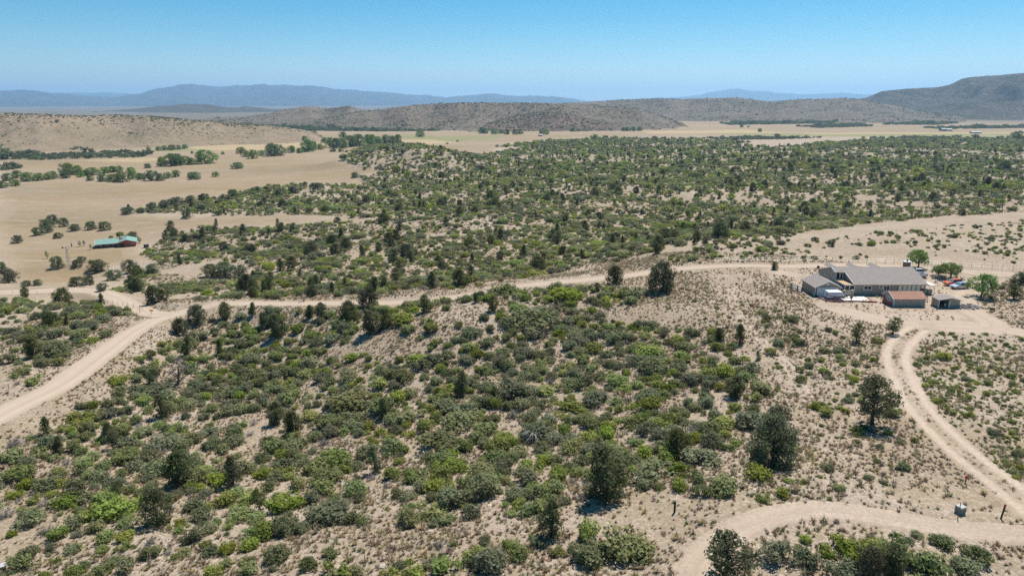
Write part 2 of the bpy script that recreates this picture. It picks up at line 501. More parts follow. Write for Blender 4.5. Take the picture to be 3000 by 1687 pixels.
# graded dirt road: long wheel marks, edges run out into the soil
t = NT('road_dirt', .95, .1)
c, fine, p = soil(t)
across = t.attr('across'); edge = t.attr('edge')
w1 = t.N.new('ShaderNodeTexNoise'); w1.noise_dimensions = '1D'; w1.inputs['Scale'].default_value = 11; w1.inputs['Detail'].default_value = 4
t.L.new(t.math('ADD', across, t.math('MULTIPLY', t.noise(.07, 2, .5, p), .05)), w1.inputs['W'])
streak = t.ramp(w1.outputs[0], .44, .56)
rc = t.mix(streak, (.53, .425, .325), (.43, .34, .255))
wp = t.math('ABSOLUTE', t.math('SUBTRACT', t.math('ABSOLUTE', across), .38))
rc = t.mix(t.math('MULTIPLY', t.ramp(wp, .08, .26), .55), rc, (.385, .30, .22))
rc = t.mix(t.math('MULTIPLY', t.ramp(t.noise(.25, 4, .6, p), .4, .7), .5), rc, (.42, .32, .24))
rc = t.mix(t.math('MULTIPLY', fine, .22), rc, (.32, .24, .18))
ed = t.ramp(t.math('ADD', edge, t.math('MULTIPLY', t.math('SUBTRACT', t.noise(.55, 5, .75, p), .5), 1.1)), .12, .55)
t.bump(t.math('ADD', fine, streak), .3, .05)
t.color(t.mix(t.math('MULTIPLY', ed, t.attr('worn')), c, rc))

# two worn wheel ruts in open ground
t = NT('track_dirt', .95, .1)
c, fine, p = soil(t)
across = t.attr('across')
ru = t.math('ABSOLUTE', t.math('SUBTRACT', t.math('ABSOLUTE', across), .52))
ru = t.ramp(t.math('ADD', ru, t.math('MULTIPLY', t.math('SUBTRACT', t.noise(.5, 4, .7, p), .5), .35)), .10, .30, 1, 0)
rc = t.mix(fine, (.52, .415, .32), (.42, .33, .25))
t.bump(fine, .3, .06)
t.color(t.mix(t.math('MULTIPLY', ru, t.attr('worn')), c, rc))

def hill_mat(name, soil_c, soil_d, brush_c, cover, cell, rock=0.0, spk=1.0):
    t = NT(name, .95, .05)
    p = t.pos()
    big = t.ramp(t.noise(.004, 5, .62, p), .35, .65)
    med = t.ramp(t.noise(.02, 5, .7, p), .35, .65)
    c = t.mix(big, soil_c, soil_d)
    c = t.mix(t.math('MULTIPLY', med, .5), c, tuple(x * .7 for x in soil_d))
    thr = t.math('ADD', t.math('MULTIPLY', t.ramp(t.noise(.006, 4, .6, p), .3, .7), .35), cover)
    sp = t.math('LESS_THAN', t.voro(1.0 / cell, p), thr)
    c = t.mix(t.math('MULTIPLY', sp, .7), c, t.mix(big, brush_c, tuple(x * .7 for x in brush_c)))
    if rock:
        rk = t.ramp(t.noise(.03, 6, .8, p), .5, .6)
        c = t.mix(t.math('MULTIPLY', rk, rock), c, (.075, .055, .05))
    t.bump(t.noise(.03, 5, .65, p), .6, 8)
    return t.color(c)
hill_mat('bench_soil', (.30, .22, .15), (.245, .19, .12), (.11, .10, .055), .12, 7)
hill_mat('hill_soil', (.225, .17, .13), (.175, .145, .105), (.05, .055, .03), .27, 8, .3)
hill_mat('rocky_soil', (.24, .165, .125), (.17, .125, .09), (.045, .045, .028), .30, 8, .75)
hill_mat('mountain_soil', (.15, .12, .09), (.085, .08, .055), (.04, .045, .027), .36, 14, .5)
hill_mat('far_soil', (.11, .09, .075), (.06, .055, .045), (.03, .033, .025), .34, 60)

# ---------------------------------------------------------------- meshes
def new_mesh(name, V, F, mats=(), smooth=False):
    me = bpy.data.meshes.new(name)
    me.from_pydata([tuple(v) for v in V], [], [tuple(f) for f in F])
    for m in mats: me.materials.append(MATS[m])
    if smooth: me.polygons.foreach_set('use_smooth', [True] * len(me.polygons))
    me.update()
    return me

def grid_mesh(name, X, Y, Z, mat, smooth=True):
    a, b = X.shape
    V = np.stack([X.ravel(), Y.ravel(), Z.ravel()], 1).astype(np.float32)
    idx = np.arange(a * b).reshape(a, b)
    Q = np.stack([idx[:-1, :-1], idx[:-1, 1:], idx[1:, 1:], idx[1:, :-1]], -1).reshape(-1, 4)
    me = bpy.data.meshes.new(name)
    me.vertices.add(len(V)); me.vertices.foreach_set('co', V.ravel())
    me.loops.add(Q.size); me.loops.foreach_set('vertex_index', Q.ravel().astype(np.int32))
    me.polygons.add(len(Q)); me.polygons.foreach_set('loop_start', np.arange(0, Q.size, 4, dtype=np.int32))
    me.update(calc_edges=True)
    me.polygons.foreach_set('use_smooth', np.full(len(Q), smooth))
    me.materials.append(MATS[mat])
    me.validate()
    return me

def link(name, me, parent=None, loc=None, rotz=0.0, scale=None):
    o = bpy.data.objects.new(name, me)
    COL.objects.link(o)
    if parent is not None: o.parent = parent
    if loc is not None: o.location = loc
    if rotz: o.rotation_euler = (0, 0, rotz)
    if scale is not None: o.scale = scale
    return o

def tag(o, label=None, cat=None, group=None, kind=None):
    if label: o['label'] = label
    if cat: o['category'] = cat
    if group: o['group'] = group
    if kind: o['kind'] = kind
    return o

def fattr(me, name, arr):
    a = me.attributes.new(name, 'FLOAT', 'POINT')
    a.data.foreach_set('value', np.asarray(arr, np.float32).ravel())

# ---------------------------------------------------------------- ground
me = grid_mesh('ground', GX, GY, GZ, 'ground_soil')
PX, PY, PZ = project(GX.ravel(), GY.ravel(), GZ.ravel())
front = GY.ravel() > 20
gx, gy = GX.ravel(), GY.ravel()
# wavy edges for the zones, measured in metres on the ground
jx = fbm(gx / 40, gy / 40, 3, 77) * 14; jy = fbm(gx / 40, gy / 40, 3, 78) * 14
QX, QY, _ = project(gx + jx, np.maximum(gy + jy, 20), GZ.ravel())

def soft(poly, n_=5):
    """share of nearby samples inside a pixel polygon: a soft edge"""
    acc = 0
    for k in range(n_):
        ang = 2 * math.pi * k / n_
        ax, ay, _ = project(gx + jx + math.cos(ang) * 5, np.maximum(gy + jy + math.sin(ang) * 9, 20), GZ.ravel())
        acc = acc + inpoly(ax, ay, poly)
    return acc / n_ * front
mead = np.where(front, soft(MEADOW), 0.0)
rad = np.hypot(gx, gy)
mead = np.where(rad > 2600, 1.0, mead)
mead = np.where(~front & (rad > 500), 1.0, mead)
fattr(me, 'zone_meadow', mead)
fattr(me, 'zone_far', sstep(2900, 4000, rad))
green = np.maximum.reduce([soft(P) for P in (
    [(1180,392),(1300,400),(1480,398),(1440,408),(1330,415),(1240,414),(1180,405)],
    [(2060,390),(2200,388),(2500,393),(2800,391),(3000,391),(3000,401),(2700,402),(2400,401),(2200,398)],
    [(1330,385),(1500,383),(1560,388),(1450,391)],
    [(620,415),(760,408),(860,412),(760,420)], [(420,436),(560,430),(640,440),(480,446)])])
straw = np.maximum.reduce([soft(P) for P in (
    [(1880,385),(2180,380),(2250,386),(2330,390),(2100,391),(1900,392)], [(2300,390),(2800,388),(3000,388),(3000,392),(2400,394)],
    [(1100,412),(1250,408),(1330,418),(1200,424),(1080,422)], [(560,430),(760,420),(900,416),(1000,424),(760,440),(600,440)],
    [(240,470),(420,462),(520,466),(380,478)])])
fattr(me, 'zone_green', green * .5)
fattr(me, 'zone_straw', straw * .4)
brush = 0
for poly, cov, wid, jun in SCRUB[:10]:
    brush = np.maximum(brush, inpoly(QX, QY, poly) * front * (.5 + cov))
brush = brush * sstep(330, 1100, rad)
fattr(me, 'zone_brush', brush)
yard = soft(CLEAR)
fattr(me, 'zone_yard', yard * .8)
ground = tag(link('ground', me), kind='structure')

# ---------------------------------------------------------------- roads
lift = {'gravel_road': .09, 'side_road': .075, 'driveway': .06, 'yard_track': .05, 'wheel_track': .065, 'near_track': .06, 'foot_track': .04}
for k, (nm, L, hw) in enumerate(road_lines):
    d = np.gradient(L[:, :2], axis=0)
    d /= np.linalg.norm(d, axis=1)[:, None] + 1e-9
    nrm = np.stack([d[:, 1], -d[:, 0]], 1)
    nc = 15 if hw > 2.7 else 11
    full = hw + (.9 if hw > 3 else .6)
    wide = np.where(np.arange(len(L)) / len(L) < (.20), .95, .56)[:, None] if nm == 'gravel_road' else 1.0
    if nm == 'gravel_road': wide = np.convolve(np.pad(wide[:, 0], 15, mode='edge'), np.ones(31) / 31, mode='valid')[:, None]
    full = full * wide + np.zeros((len(L), 1))
    s = np.linspace(-1, 1, nc)
    wob = 1 + .10 * fbm(np.arange(len(L))[:, None] / 9.0, s[None] * 0 + k * 7, 2, 60 + k)
    X = L[:, 0:1] + nrm[:, 0:1] * s[None] * full * wob
    Y = L[:, 1:2] + nrm[:, 1:2] * s[None] * full * wob
    Z = H(X.ravel(), Y.ravel()).reshape(X.shape) + lift[nm] + k * .004
    Z[:, 0] -= .14; Z[:, -1] -= .14
    m = grid_mesh(nm, X, Y, Z, 'track_dirt' if nm in ('wheel_track', 'foot_track') else 'road_dirt')
    fattr(m, 'across', np.broadcast_to(s[None], X.shape))
    e = ((1 - np.abs(s))[None] * full / 1.5).copy()
    run = np.minimum(np.arange(len(L)), np.arange(len(L))[::-1]) / 5.0
    e = np.minimum(e, run[:, None])
    fattr(m, 'edge', np.clip(e, 0, 1))
    worn = {'gravel_road': (1, 1), 'side_road': (.9, .8), 'near_track': (.75, .25), 'wheel_track': (.9, .8), 'foot_track': (.6, .25)}.get(nm, (.7, .7))
    fattr(m, 'worn', np.broadcast_to(np.linspace(worn[0], worn[1], len(L))[:, None], X.shape))
    tag(link(nm, m), kind='structure')

# ---------------------------------------------------------------- hills and ranges, each its own body of land
def hill(name, prof, rb, rr, rk, mat, seed, rough=1.0, ncol=260, nrow=70, base=-34.0, wob=.12, jag=0.0):
    prof = np.array(prof, float)
    pxs = np.linspace(prof[0, 0], prof[-1, 0], ncol)
    pys = np.interp(pxs, prof[:, 0], prof[:, 1])
    k = np.ones(5) / 5
    pys = np.convolve(np.pad(pys, 2, mode='edge'), k, mode='valid')
    pys = pys + jag * (fbm(pxs / 38, pxs * 0, 3, seed + 70) + .5 * fbm(pxs / 11, pxs * 0, 2, seed + 71))
    dx, dy, dz = ray(pxs, pys)
    az = np.arctan2(dx, dy)
    tel = dz / np.hypot(dx, dy)
    vary = 1 + wob * fbm(az * 14, az * 0 + seed, 3, seed)
    R_b, R_r, R_k = rb * (1 + .5 * wob * fbm(az * 20, az * 0 + 3, 3, seed + 9)), rr * vary, rk * vary
    zt = CAM_H + tel * R_r
    u = np.linspace(-1, 1, nrow)                       # -1 foot, 0 crest, 1 far foot
    A = np.broadcast_to(az[:, None], (ncol, nrow))
    U = np.broadcast_to(u[None], (ncol, nrow))
    R = np.where(U < 0, R_r[:, None] + U * (R_r - R_b)[:, None], R_r[:, None] + U * (R_k - R_r)[:, None])
    S = np.where(U < 0, (1 + U) ** 1.25, np.cos(np.clip(U, 0, 1) * math.pi / 2) ** 1.3)
    S = np.clip(S, 0, 1)
    S = S * S * (3 - 2 * S) * .45 + S * .55
    X, Y = R * np.sin(A), R * np.cos(A)
    amp = np.maximum(zt - base, 4)[:, None]
    env = np.clip(1 - np.abs(U), 0, 1) * np.clip(np.abs(U) * 6, 0, 1)
    sc = rr * .045
    gul = 1 - np.abs(fbm(X / sc, Y / (sc * 1.6), 4, seed + 5)) * 2
    det = fbm(X / (sc * .35), Y / (sc * .35), 4, seed + 13)
    Z = base - 3 + (amp + 3) * S + amp * env * rough * (.30 * (gul - .55) + .09 * det)
    endf = np.minimum(1, np.minimum(np.arange(ncol), np.arange(ncol)[::-1]) / (ncol * .02))[:, None]
    Z = np.minimum(Z, CAM_H + tel[:, None] * R - np.abs(U) * .0012 * rr)      # nothing stands higher than the skyline
    Z = (base - 6) * (1 - endf) + Z * endf
    tag(link(name, grid_mesh(name, X, Y, Z, mat)), kind='structure')
    HILLS[name] = (X, Y, Z, U)

HILLS = {}
hill('mountain_range', [(-900,300),(-500,276),(-200,262),(0,266),(90,264),(160,273),(250,281),(330,284),(400,276),(450,262),(500,253),(545,246),(580,250),(620,253),(680,252),(730,249),(765,245),(805,252),(870,250),(920,254),(1000,261),(1080,266),(1160,272),(1240,280),(1290,284),(1350,282),(1435,273),(1500,280),(1560,279),(1620,282),(1680,291),(1750,298),(1850,306),(1950,312)], 15000, 22000, 30000, 'far_soil', 1, 2.4, 520, 120, jag=3.0)
hill('mountain_range', [(-200,300),(60,290),(160,273),(250,272),(322,270),(400,276),(500,285),(700,300)], 26000, 33000, 40000, 'far_soil', 2, 1.5, 140, 50, jag=2.0)
hill('mountain_range', [(1650,312),(1780,302),(1870,290),(1950,285),(2010,283),(2080,272),(2150,259),(2195,266),(2260,270),(2340,277),(2400,277),(2455,272),(2520,276),(2600,279),(2750,286),(2950,296),(3300,304)], 24000, 32000, 40000, 'far_soil', 3, 2.0, 300, 80, jag=2.5)
hill('foothills', [(-300,340),(0,338),(200,334),(330,324),(400,317),(470,311),(560,304),(620,307),(660,315),(720,313),(790,318),(880,326),(980,336),(1120,345)], 5600, 7600, 9500, 'mountain_soil', 4, 1.4, 240, 70, jag=2.0)
hill('right_mountain', [(2300,345),(2380,318),(2450,302),(2540,286),(2585,267),(2680,259),(2745,256),(2785,249),(2820,230),(2860,225),(2930,220),(3000,213),(3150,205),(3400,214),(3700,240),(4100,290)], 3900, 6000, 8000, 'mountain_soil', 5, 1.7, 340, 130, jag=1.2)
hill('far_hill', [(1500,330),(1600,313),(1650,303),(1720,299),(1800,294),(1920,289),(2000,291),(2100,287),(2150,286),(2200,291),(2255,298),(2330,293),(2400,290),(2480,288),(2540,295),(2620,310),(2720,330),(2850,345)], 2950, 4100, 5200, 'hill_soil', 6, .9, 320, 90)
hill('mesa_hill', [(450,362),(560,352),(640,346),(700,344),(780,335),(850,318),(900,311),(960,318),(1025,309),(1036,316),(1100,330),(1250,345),(1350,355)], 2350, 3200, 4000, 'hill_soil', 7, .8, 240, 70)
hill('center_hill', [(620,392),(760,368),(860,356),(960,345),(1040,330),(1110,322),(1180,312),(1240,306),(1340,302),(1440,301),(1540,302),(1640,303),(1740,308),(1820,314),(1880,322),(1930,336),(1980,356),(2020,372),(2060,384)], 1950, 2650, 3300, 'hill_soil', 8, 1.0, 340, 100)
hill('rocky_knob', [(1360,388),(1430,362),(1500,342),(1570,331),(1640,333),(1700,342),(1760,358),(1820,374),(1850,388)], 1880, 2180, 2500, 'rocky_soil', 9, .9, 160, 70, wob=.06)
hill('left_bench', [(-900,310),(-500,322),(-200,330),(0,332),(120,335),(250,341),(345,337),(470,343),(560,352),(680,359),(800,369),(880,379),(960,392)], 1330, 1750, 2400, 'bench_soil', 10, .55, 340, 90, wob=.08)

# ---------------------------------------------------------------- leaves, bushes, trees
def leaf_mat(name, dark, light, tip, trans=.45):
    t = NT(name, .75, .15)
    r = t.rand()
    n_ = t.ramp(t.noise(1.4, 3, .6), .3, .7)
    c = t.mix(n_, dark, light)
    c = t.mix(t.math('MULTIPLY', t.ramp(t.noise(5.0, 2, .6), .5, .7), .6), c, tip)
    h = t.N.new('ShaderNodeHueSaturation')
    t.L.new(t.ramp(r, 0, 1, .475, .52), h.inputs['Hue'])
    r2 = t.math('FRACT', t.math('MULTIPLY', r, 7.31))
    t.L.new(t.ramp(r2, 0, 1, .72, 1.12), h.inputs['Saturation'])
    r3 = t.math('FRACT', t.math('MULTIPLY', r, 17.77))
    t.L.new(t.ramp(r3, 0, 1, .72, 1.3), h.inputs['Value'])
    t.L.new(c, h.inputs['Color'])
    t.color(h.outputs[0])
    d = t.N.new('ShaderNodeBsdfTranslucent'); t.L.new(h.outputs[0], d.inputs['Color'])
    m = t.N.new('ShaderNodeMixShader'); m.inputs[0].default_value = trans
    t.L.new(t.b.outputs[0], m.inputs[1]); t.L.new(d.outputs[0], m.inputs[2])
    t.L.new(m.outputs[0], t.out.inputs['Surface'])
leaf_mat('oak_leaf', (0.16, 0.172, 0.072), (0.28, 0.295, 0.13), (0.43, 0.44, 0.24))
leaf_mat('manzanita_leaf', (0.175, 0.215, 0.045), (0.30, 0.35, 0.075), (0.45, 0.475, 0.14))
leaf_mat('bright_leaf', (0.185, 0.215, 0.045), (0.30, 0.335, 0.075), (0.42, 0.43, 0.13))
leaf_mat('juniper_leaf', (0.085, 0.098, 0.036), (0.165, 0.18, 0.068), (0.27, 0.275, 0.115), .45)
leaf_mat('tree_leaf', (0.115, 0.185, 0.05), (0.225, 0.31, 0.085), (0.33, 0.40, 0.13))
leaf_mat('meadow_oak_leaf', (0.09, 0.118, 0.052), (0.168, 0.20, 0.092), (0.25, 0.28, 0.13), .42)
leaf_mat('sapling_leaf', (0.14, 0.182, 0.056), (0.238, 0.28, 0.098), (0.336, 0.364, 0.14))
leaf_mat('dry_twig', (0.22, 0.193, 0.165), (0.33, 0.297, 0.264), (0.462, 0.429, 0.396), 0)
leaf_mat('grass_blade', (0.286, 0.22, 0.116), (0.44, 0.347, 0.198), (0.55, 0.451, 0.286), .2)
leaf_mat('brown_blade', (0.187, 0.132, 0.083), (0.286, 0.209, 0.132), (0.363, 0.286, 0.187), .2)
leaf_mat('green_blade', (0.187, 0.198, 0.055), (0.286, 0.297, 0.088), (0.374, 0.363, 0.132), .2)
plain('bark', (.10, .075, .058), .9, .1, .35, 6)
plain('grey_bark', (.20, .175, .155), .9, .1, .3, 6)

class MB:
    """collects faces for one mesh"""
    def __init__(s): s.V, s.F, s.M = [], [], []
    def add(s, V, F, mi=0):
        b = len(s.V); s.V += [tuple(v) for v in V]
        s.F += [tuple(i + b for i in f) for f in F]; s.M += [mi] * len(F)
        return s
    def box(s, x0, x1, y0, y1, z0, z1, mi=0):
        V = [(x0,y0,z0),(x1,y0,z0),(x1,y1,z0),(x0,y1,z0),(x0,y0,z1),(x1,y0,z1),(x1,y1,z1),(x0,y1,z1)]
        return s.add(V, [(0,3,2,1),(4,5,6,7),(0,1,5,4),(1,2,6,5),(2,3,7,6),(3,0,4,7)], mi)
    def tube(s, pts, rad, sides=6, mi=0, cap=True):
        pts = [Vector(p) for p in pts]
        if not hasattr(rad, '__len__'): rad = [rad] * len(pts)
        rings = []
        for i, p in enumerate(pts):
            d = (pts[min(i + 1, len(pts) - 1)] - pts[max(i - 1, 0)]).normalized()
            a = d.cross(Vector((0, 0, 1)) if abs(d.z) < .95 else Vector((1, 0, 0))).normalized()
            b = d.cross(a)
            rings.append([p + (a * math.cos(2 * math.pi * k / sides) + b * math.sin(2 * math.pi * k / sides)) * rad[i] for k in range(sides)])
        V = [v for r in rings for v in r]
        F = []
        for i in range(len(pts) - 1):
            for k in range(sides):
                k2 = (k + 1) % sides
                F.append((i * sides + k, i * sides + k2, (i + 1) * sides + k2, (i + 1) * sides + k))
        if cap:
            F.append(tuple(range(sides - 1, -1, -1))); F.append(tuple((len(pts) - 1) * sides + k for k in range(sides)))
        return s.add(V, F, mi)
    def bar(s, a, b, w, h=None, mi=0):
        """a rectangular bar from a to b"""
        a, b = Vector(a), Vector(b); h = h or w
        d = (b - a).normalized()
        sd = d.cross(Vector((0, 0, 1)) if abs(d.z) < .95 else Vector((0, 1, 0))).normalized() * (w / 2)
        up = sd.cross(d).normalized() * (h / 2)
        V = [a - sd - up, a + sd - up, a + sd + up, a - sd + up, b - sd - up, b + sd - up, b + sd + up, b - sd + up]
        return s.add(V, [(0,1,2,3),(7,6,5,4),(0,4,5,1),(1,5,6,2),(2,6,7,3),(3,7,4,0)], mi)
    def quads(s, C, A, B, mi=0):
        """many leaf quads: centres C, half axes A and B (numpy n x 3)"""
        b = len(s.V)
        P = np.stack([C - A - B, C + A - B, C + A + B, C - A + B], 1).reshape(-1, 3)
        s.V += [tuple(v) for v in P.tolist()]
        k = len(C)
        s.F += [(b + 4 * i, b + 4 * i + 1, b + 4 * i + 2, b + 4 * i + 3) for i in range(k)]; s.M += [mi] * k
        return s
    def tris(s, P, mi=0):
        b = len(s.V); s.V += [tuple(v) for v in P.reshape(-1, 3).tolist()]
        k = len(P); s.F += [(b + 3 * i, b + 3 * i + 1, b + 3 * i + 2) for i in range(k)]; s.M += [mi] * k
        return s
    def mesh(s, name, mats, smooth=False):
        me = bpy.data.meshes.new(name)
        me.from_pydata(s.V, [], s.F)
        for m in ([mats] if isinstance(mats, str) else mats): me.materials.append(MATS[m])
        me.polygons.foreach_set('material_index', s.M)
        if smooth: me.polygons.foreach_set('use_smooth', [True] * len(s.F))
        me.update()
        return me
    def build(s, name, mats, parent=None, loc=None, rotz=0, smooth=False):
        return link(name, s.mesh(name, mats, smooth), parent, loc, rotz)

def unit(n_, g):
    v = g.normal(size=(n_, 3)); return v / np.linalg.norm(v, axis=1)[:, None]

def leaves(mb, C, Nrm, size, g, mi=0, tri=True, droop=0.0):
    """leaf sprays at C facing roughly Nrm"""
    k = len(C)
    nrm = Nrm + unit(k, g) * .75
    nrm /= np.linalg.norm(nrm, axis=1)[:, None]
    a = np.cross(nrm, unit(k, g)); a /= np.linalg.norm(a, axis=1)[:, None] + 1e-9
    b = np.cross(nrm, a)
    s_ = size * g.uniform(.6, 1.35, (k, 1))
    if tri:
        P = np.stack([C - a * s_ * .6 - b * s_ * .5, C + a * s_ * .6 - b * s_ * .5, C + b * s_ * .8], 1)
        mb.tris(P, mi)
    else:
        mb.quads(C, a * s_ * .5, b * s_ * .6, mi)

def lobes_cloud(g, lobes, per_area, size, shell=.55):
    """points and outward normals on a set of lobes (cx,cy,cz,rx,ry,rz); keeps outer parts, some inside"""
    Cs, Ns = [], []
    for (cx, cy, cz_, rx, ry, rz) in lobes:
        k = max(12, int(per_area * (rx * ry + rx * rz + ry * rz) * 4.2))
        d = unit(k, g)
        f = shell + (1 - shell) * np.sqrt(g.uniform(0, 1, (k, 1)))
        f *= 1 + .16 * g.normal(size=(k, 1))
        P = np.array([cx, cy, cz_]) + d * f * np.array([rx, ry, rz])
        keep = P[:, 2] > .03
        Cs.append(P[keep]); Ns.append(d[keep])
    return np.concatenate(Cs), np.concatenate(Ns)

def shrub_mesh(name, mat, seed, w=1.0, h=.62, nl=13, dens=190, leaf=.058, tangle=.0):
    """a bush about 1 wide (scaled when placed): several lobes on short stems"""
    g = np.random.default_rng(seed)
    lobes = []
    for i in range(nl):
        a = g.uniform(0, 2 * math.pi); d = math.sqrt(g.uniform(0, 1)) * .36
        r = g.uniform(.14, .24)
        top = h * (1 - 1.5 * d * d) * g.uniform(.72, 1.06)
        lobes.append((math.cos(a) * d * w, math.sin(a) * d * w, max(top - r * .8, r * .55), r, r * g.uniform(.8, 1.2), r * g.uniform(.75, 1.0)))
    mb = MB()
    C, Nn = lobes_cloud(g, lobes, dens, leaf)
    leaves(mb, C, Nn + np.array([0, 0, .35]), leaf, g, 0)
    if tangle:
        # bare sprigs standing out of the crown
        k = int(60 * tangle)
        i = g.integers(0, len(C), k)
        o = C[i]; d = unit(k, g) * .5 + np.array([0, 0, .8]); d /= np.linalg.norm(d, axis=1)[:, None]
        a = np.cross(d, unit(k, g)) * .006
        L_ = g.uniform(.06, .16, (k, 1))
        mb.tris(np.stack([o - a, o + a, o + d * L_], 1), 1)
    for i, lb in enumerate(lobes[:6]):
        mb.tube([(lb[0] * .15, lb[1] * .15, -.03), (lb[0] * .7, lb[1] * .7, lb[2] * .55), (lb[0], lb[1], lb[2])], [.016, .011, .005], 4, 1, False)
    return mb.mesh(name, [mat, 'grey_bark'])

def twig_bush_mesh(name, seed, n_=70, mat='dry_twig', spread=.42):
    g = np.random.default_rng(seed)
    mb = MB()
    for i in range(n_):
        a = g.uniform(0, 2 * math.pi); e = g.uniform(.25, 1.35)
        L_ = g.uniform(.3, .62)
        d = np.array([math.cos(a) * math.cos(e), math.sin(a) * math.cos(e), math.sin(e)])
        o = np.array([math.cos(a), math.sin(a), 0]) * g.uniform(0, .08)
        m = o + d * L_ * .55 + unit(1, g)[0] * .05
        q = o + d * L_ + unit(1, g)[0] * .09
        q[2] = max(q[2], .02)
        mb.tube([o, m, q], [.011, .007, .003], 3, 0, False)
        for k in range(3):
            e2 = m + (q - m) * g.uniform(0, 1)
            f2 = e2 + unit(1, g)[0] * g.uniform(.05, .14); f2[2] = max(f2[2], .02)
            mb.tube([e2, f2], [.005, .002], 3, 0, False)
    return mb.mesh(name, mat)

def tuft_mesh(name, mat, seed, n_=26, h=1.0, lean=.55):
    g = np.random.default_rng(seed)
    a = g.uniform(0, 2 * math.pi, n_)
    o = np.stack([np.cos(a), np.sin(a), 0 * a], 1) * g.uniform(0, .22, (n_, 1))
    d = np.stack([np.cos(a) * lean, np.sin(a) * lean, np.ones(n_)], 1) * g.uniform(.5, 1.1, (n_, 1)) * h
    d[:, :2] += g.normal(size=(n_, 2)) * .18
    s_ = np.stack([-np.sin(a), np.cos(a), 0 * a], 1) * g.uniform(.06, .12, (n_, 1))
    mb = MB(); mb.tris(np.stack([o - s_, o + s_, o + d], 1))
    return mb.mesh(name, mat)

def tree_meshes(name, kind, seed, leafm, barkm='bark', hi=True):
    """crown and trunk meshes for a tree one unit tall; kinds: cone, oval, open, round, broad, young"""
    g = np.random.default_rng(seed)
    tr, cr = MB(), MB()
    spec = {  # first branch, crown half width, lobes, lobe radius
        'cone': (.04, .25, 38, .115), 'oval': (.04, .32, 48, .135), 'open': (.24, .38, 40, .13),
        'round': (.05, .50, 58, .17), 'broad': (.32, .50, 52, .15), 'cotton': (.05, .62, 62, .15), 'ragged': (.04, .54, 46, .16), 'young': (.25, .26, 18, .10), 'dead': (.06, .40, 26, .1)}[kind]
    z0, hw, nl, lr = spec
    lean = g.normal(size=2) * .05
    top = .9 if kind in ('cone', 'oval') else .72
    trunk = [(0, 0, -.03), (lean[0] * .3, lean[1] * .3, .2), (lean[0] * .8 + .01, lean[1] * .8, .5), (lean[0], lean[1], top)]
    r0 = .030 if kind in ('cone', 'oval', 'young') else .036
    tr.tube(trunk, [r0 * 1.25, r0, r0 * .65, r0 * .2], 6, 0, False)
    lobes = []
    for i in range(nl):
        f = (i + g.uniform(0, 1)) / nl
        z = z0 + (1 - z0) * f
        if kind == 'cone': prof = (1 - f) ** .75 * .95 + .06
        elif kind == 'oval': prof = math.sin(math.pi * (f * .86 + .12)) ** .7
        elif kind in ('round', 'broad', 'cotton', 'ragged'): prof = math.sqrt(max(0, 1 - (f * 1.05 - .28) ** 2 * 1.55)) if f < .9 else .35
        else: prof = math.sin(math.pi * (f * .85 + .10)) ** .8
        a = i * 2.399 + g.uniform(-.6, .6)
        d = hw * prof * math.sqrt(g.uniform(.08, 1.0)) * (1 + .22 * math.cos(a - seed))
        r = lr * g.uniform(.55, 1.4) * (.65 if f > .88 else 1)
        c = (math.cos(a) * d + lean[0] * z, math.sin(a) * d + lean[1] * z, min(z, 1 - r * .7))
        lobes.append((*c, r, r, r * g.uniform(.6, .9)))
        if i % 2 == 0 or kind in ('open', 'dead'):
            zb = max(z0 * .8, z - d * .7)
            tr.tube([(lean[0] * zb, lean[1] * zb, zb), (c[0] * .55, c[1] * .55, (zb + c[2]) / 2 + .01), c], [r0 * .42, r0 * .28, r0 * .1], 4, 0, False)
    if kind == 'dead':
        for lb in lobes:
            for k in range(16):
                d = unit(1, g)[0]; d[2] = abs(d[2]) * .8
                q = np.array(lb[:3]) + d * g.uniform(.06, .17)
                tr.tube([lb[:3], np.array(lb[:3]) * .5 + q * .5 + unit(1, g)[0] * .02, q], [.006, .004, .0015], 3, 0, False)
        lobes = lobes[::4]
    size = .034 if hi else .055
    C, Nn = lobes_cloud(g, lobes, 430 if hi else 150, size, .5)
    if kind in ('open', 'ragged', 'cotton', 'oval', 'round', 'broad', 'cone'):
        keep = vnoise(C[:, 0] * 9, C[:, 1] * 9 + C[:, 2] * 7, seed) > (.30 if kind == 'open' else .17)
        C, Nn = C[keep], Nn[keep]
    if kind == 'dead': C, Nn = C[::3], Nn[::3]
    leaves(cr, C, Nn + np.array([0, 0, .25]), size, g, 0)
    return cr.mesh(name + '_crown', leafm), tr.mesh(name + '_trunk', barkm)

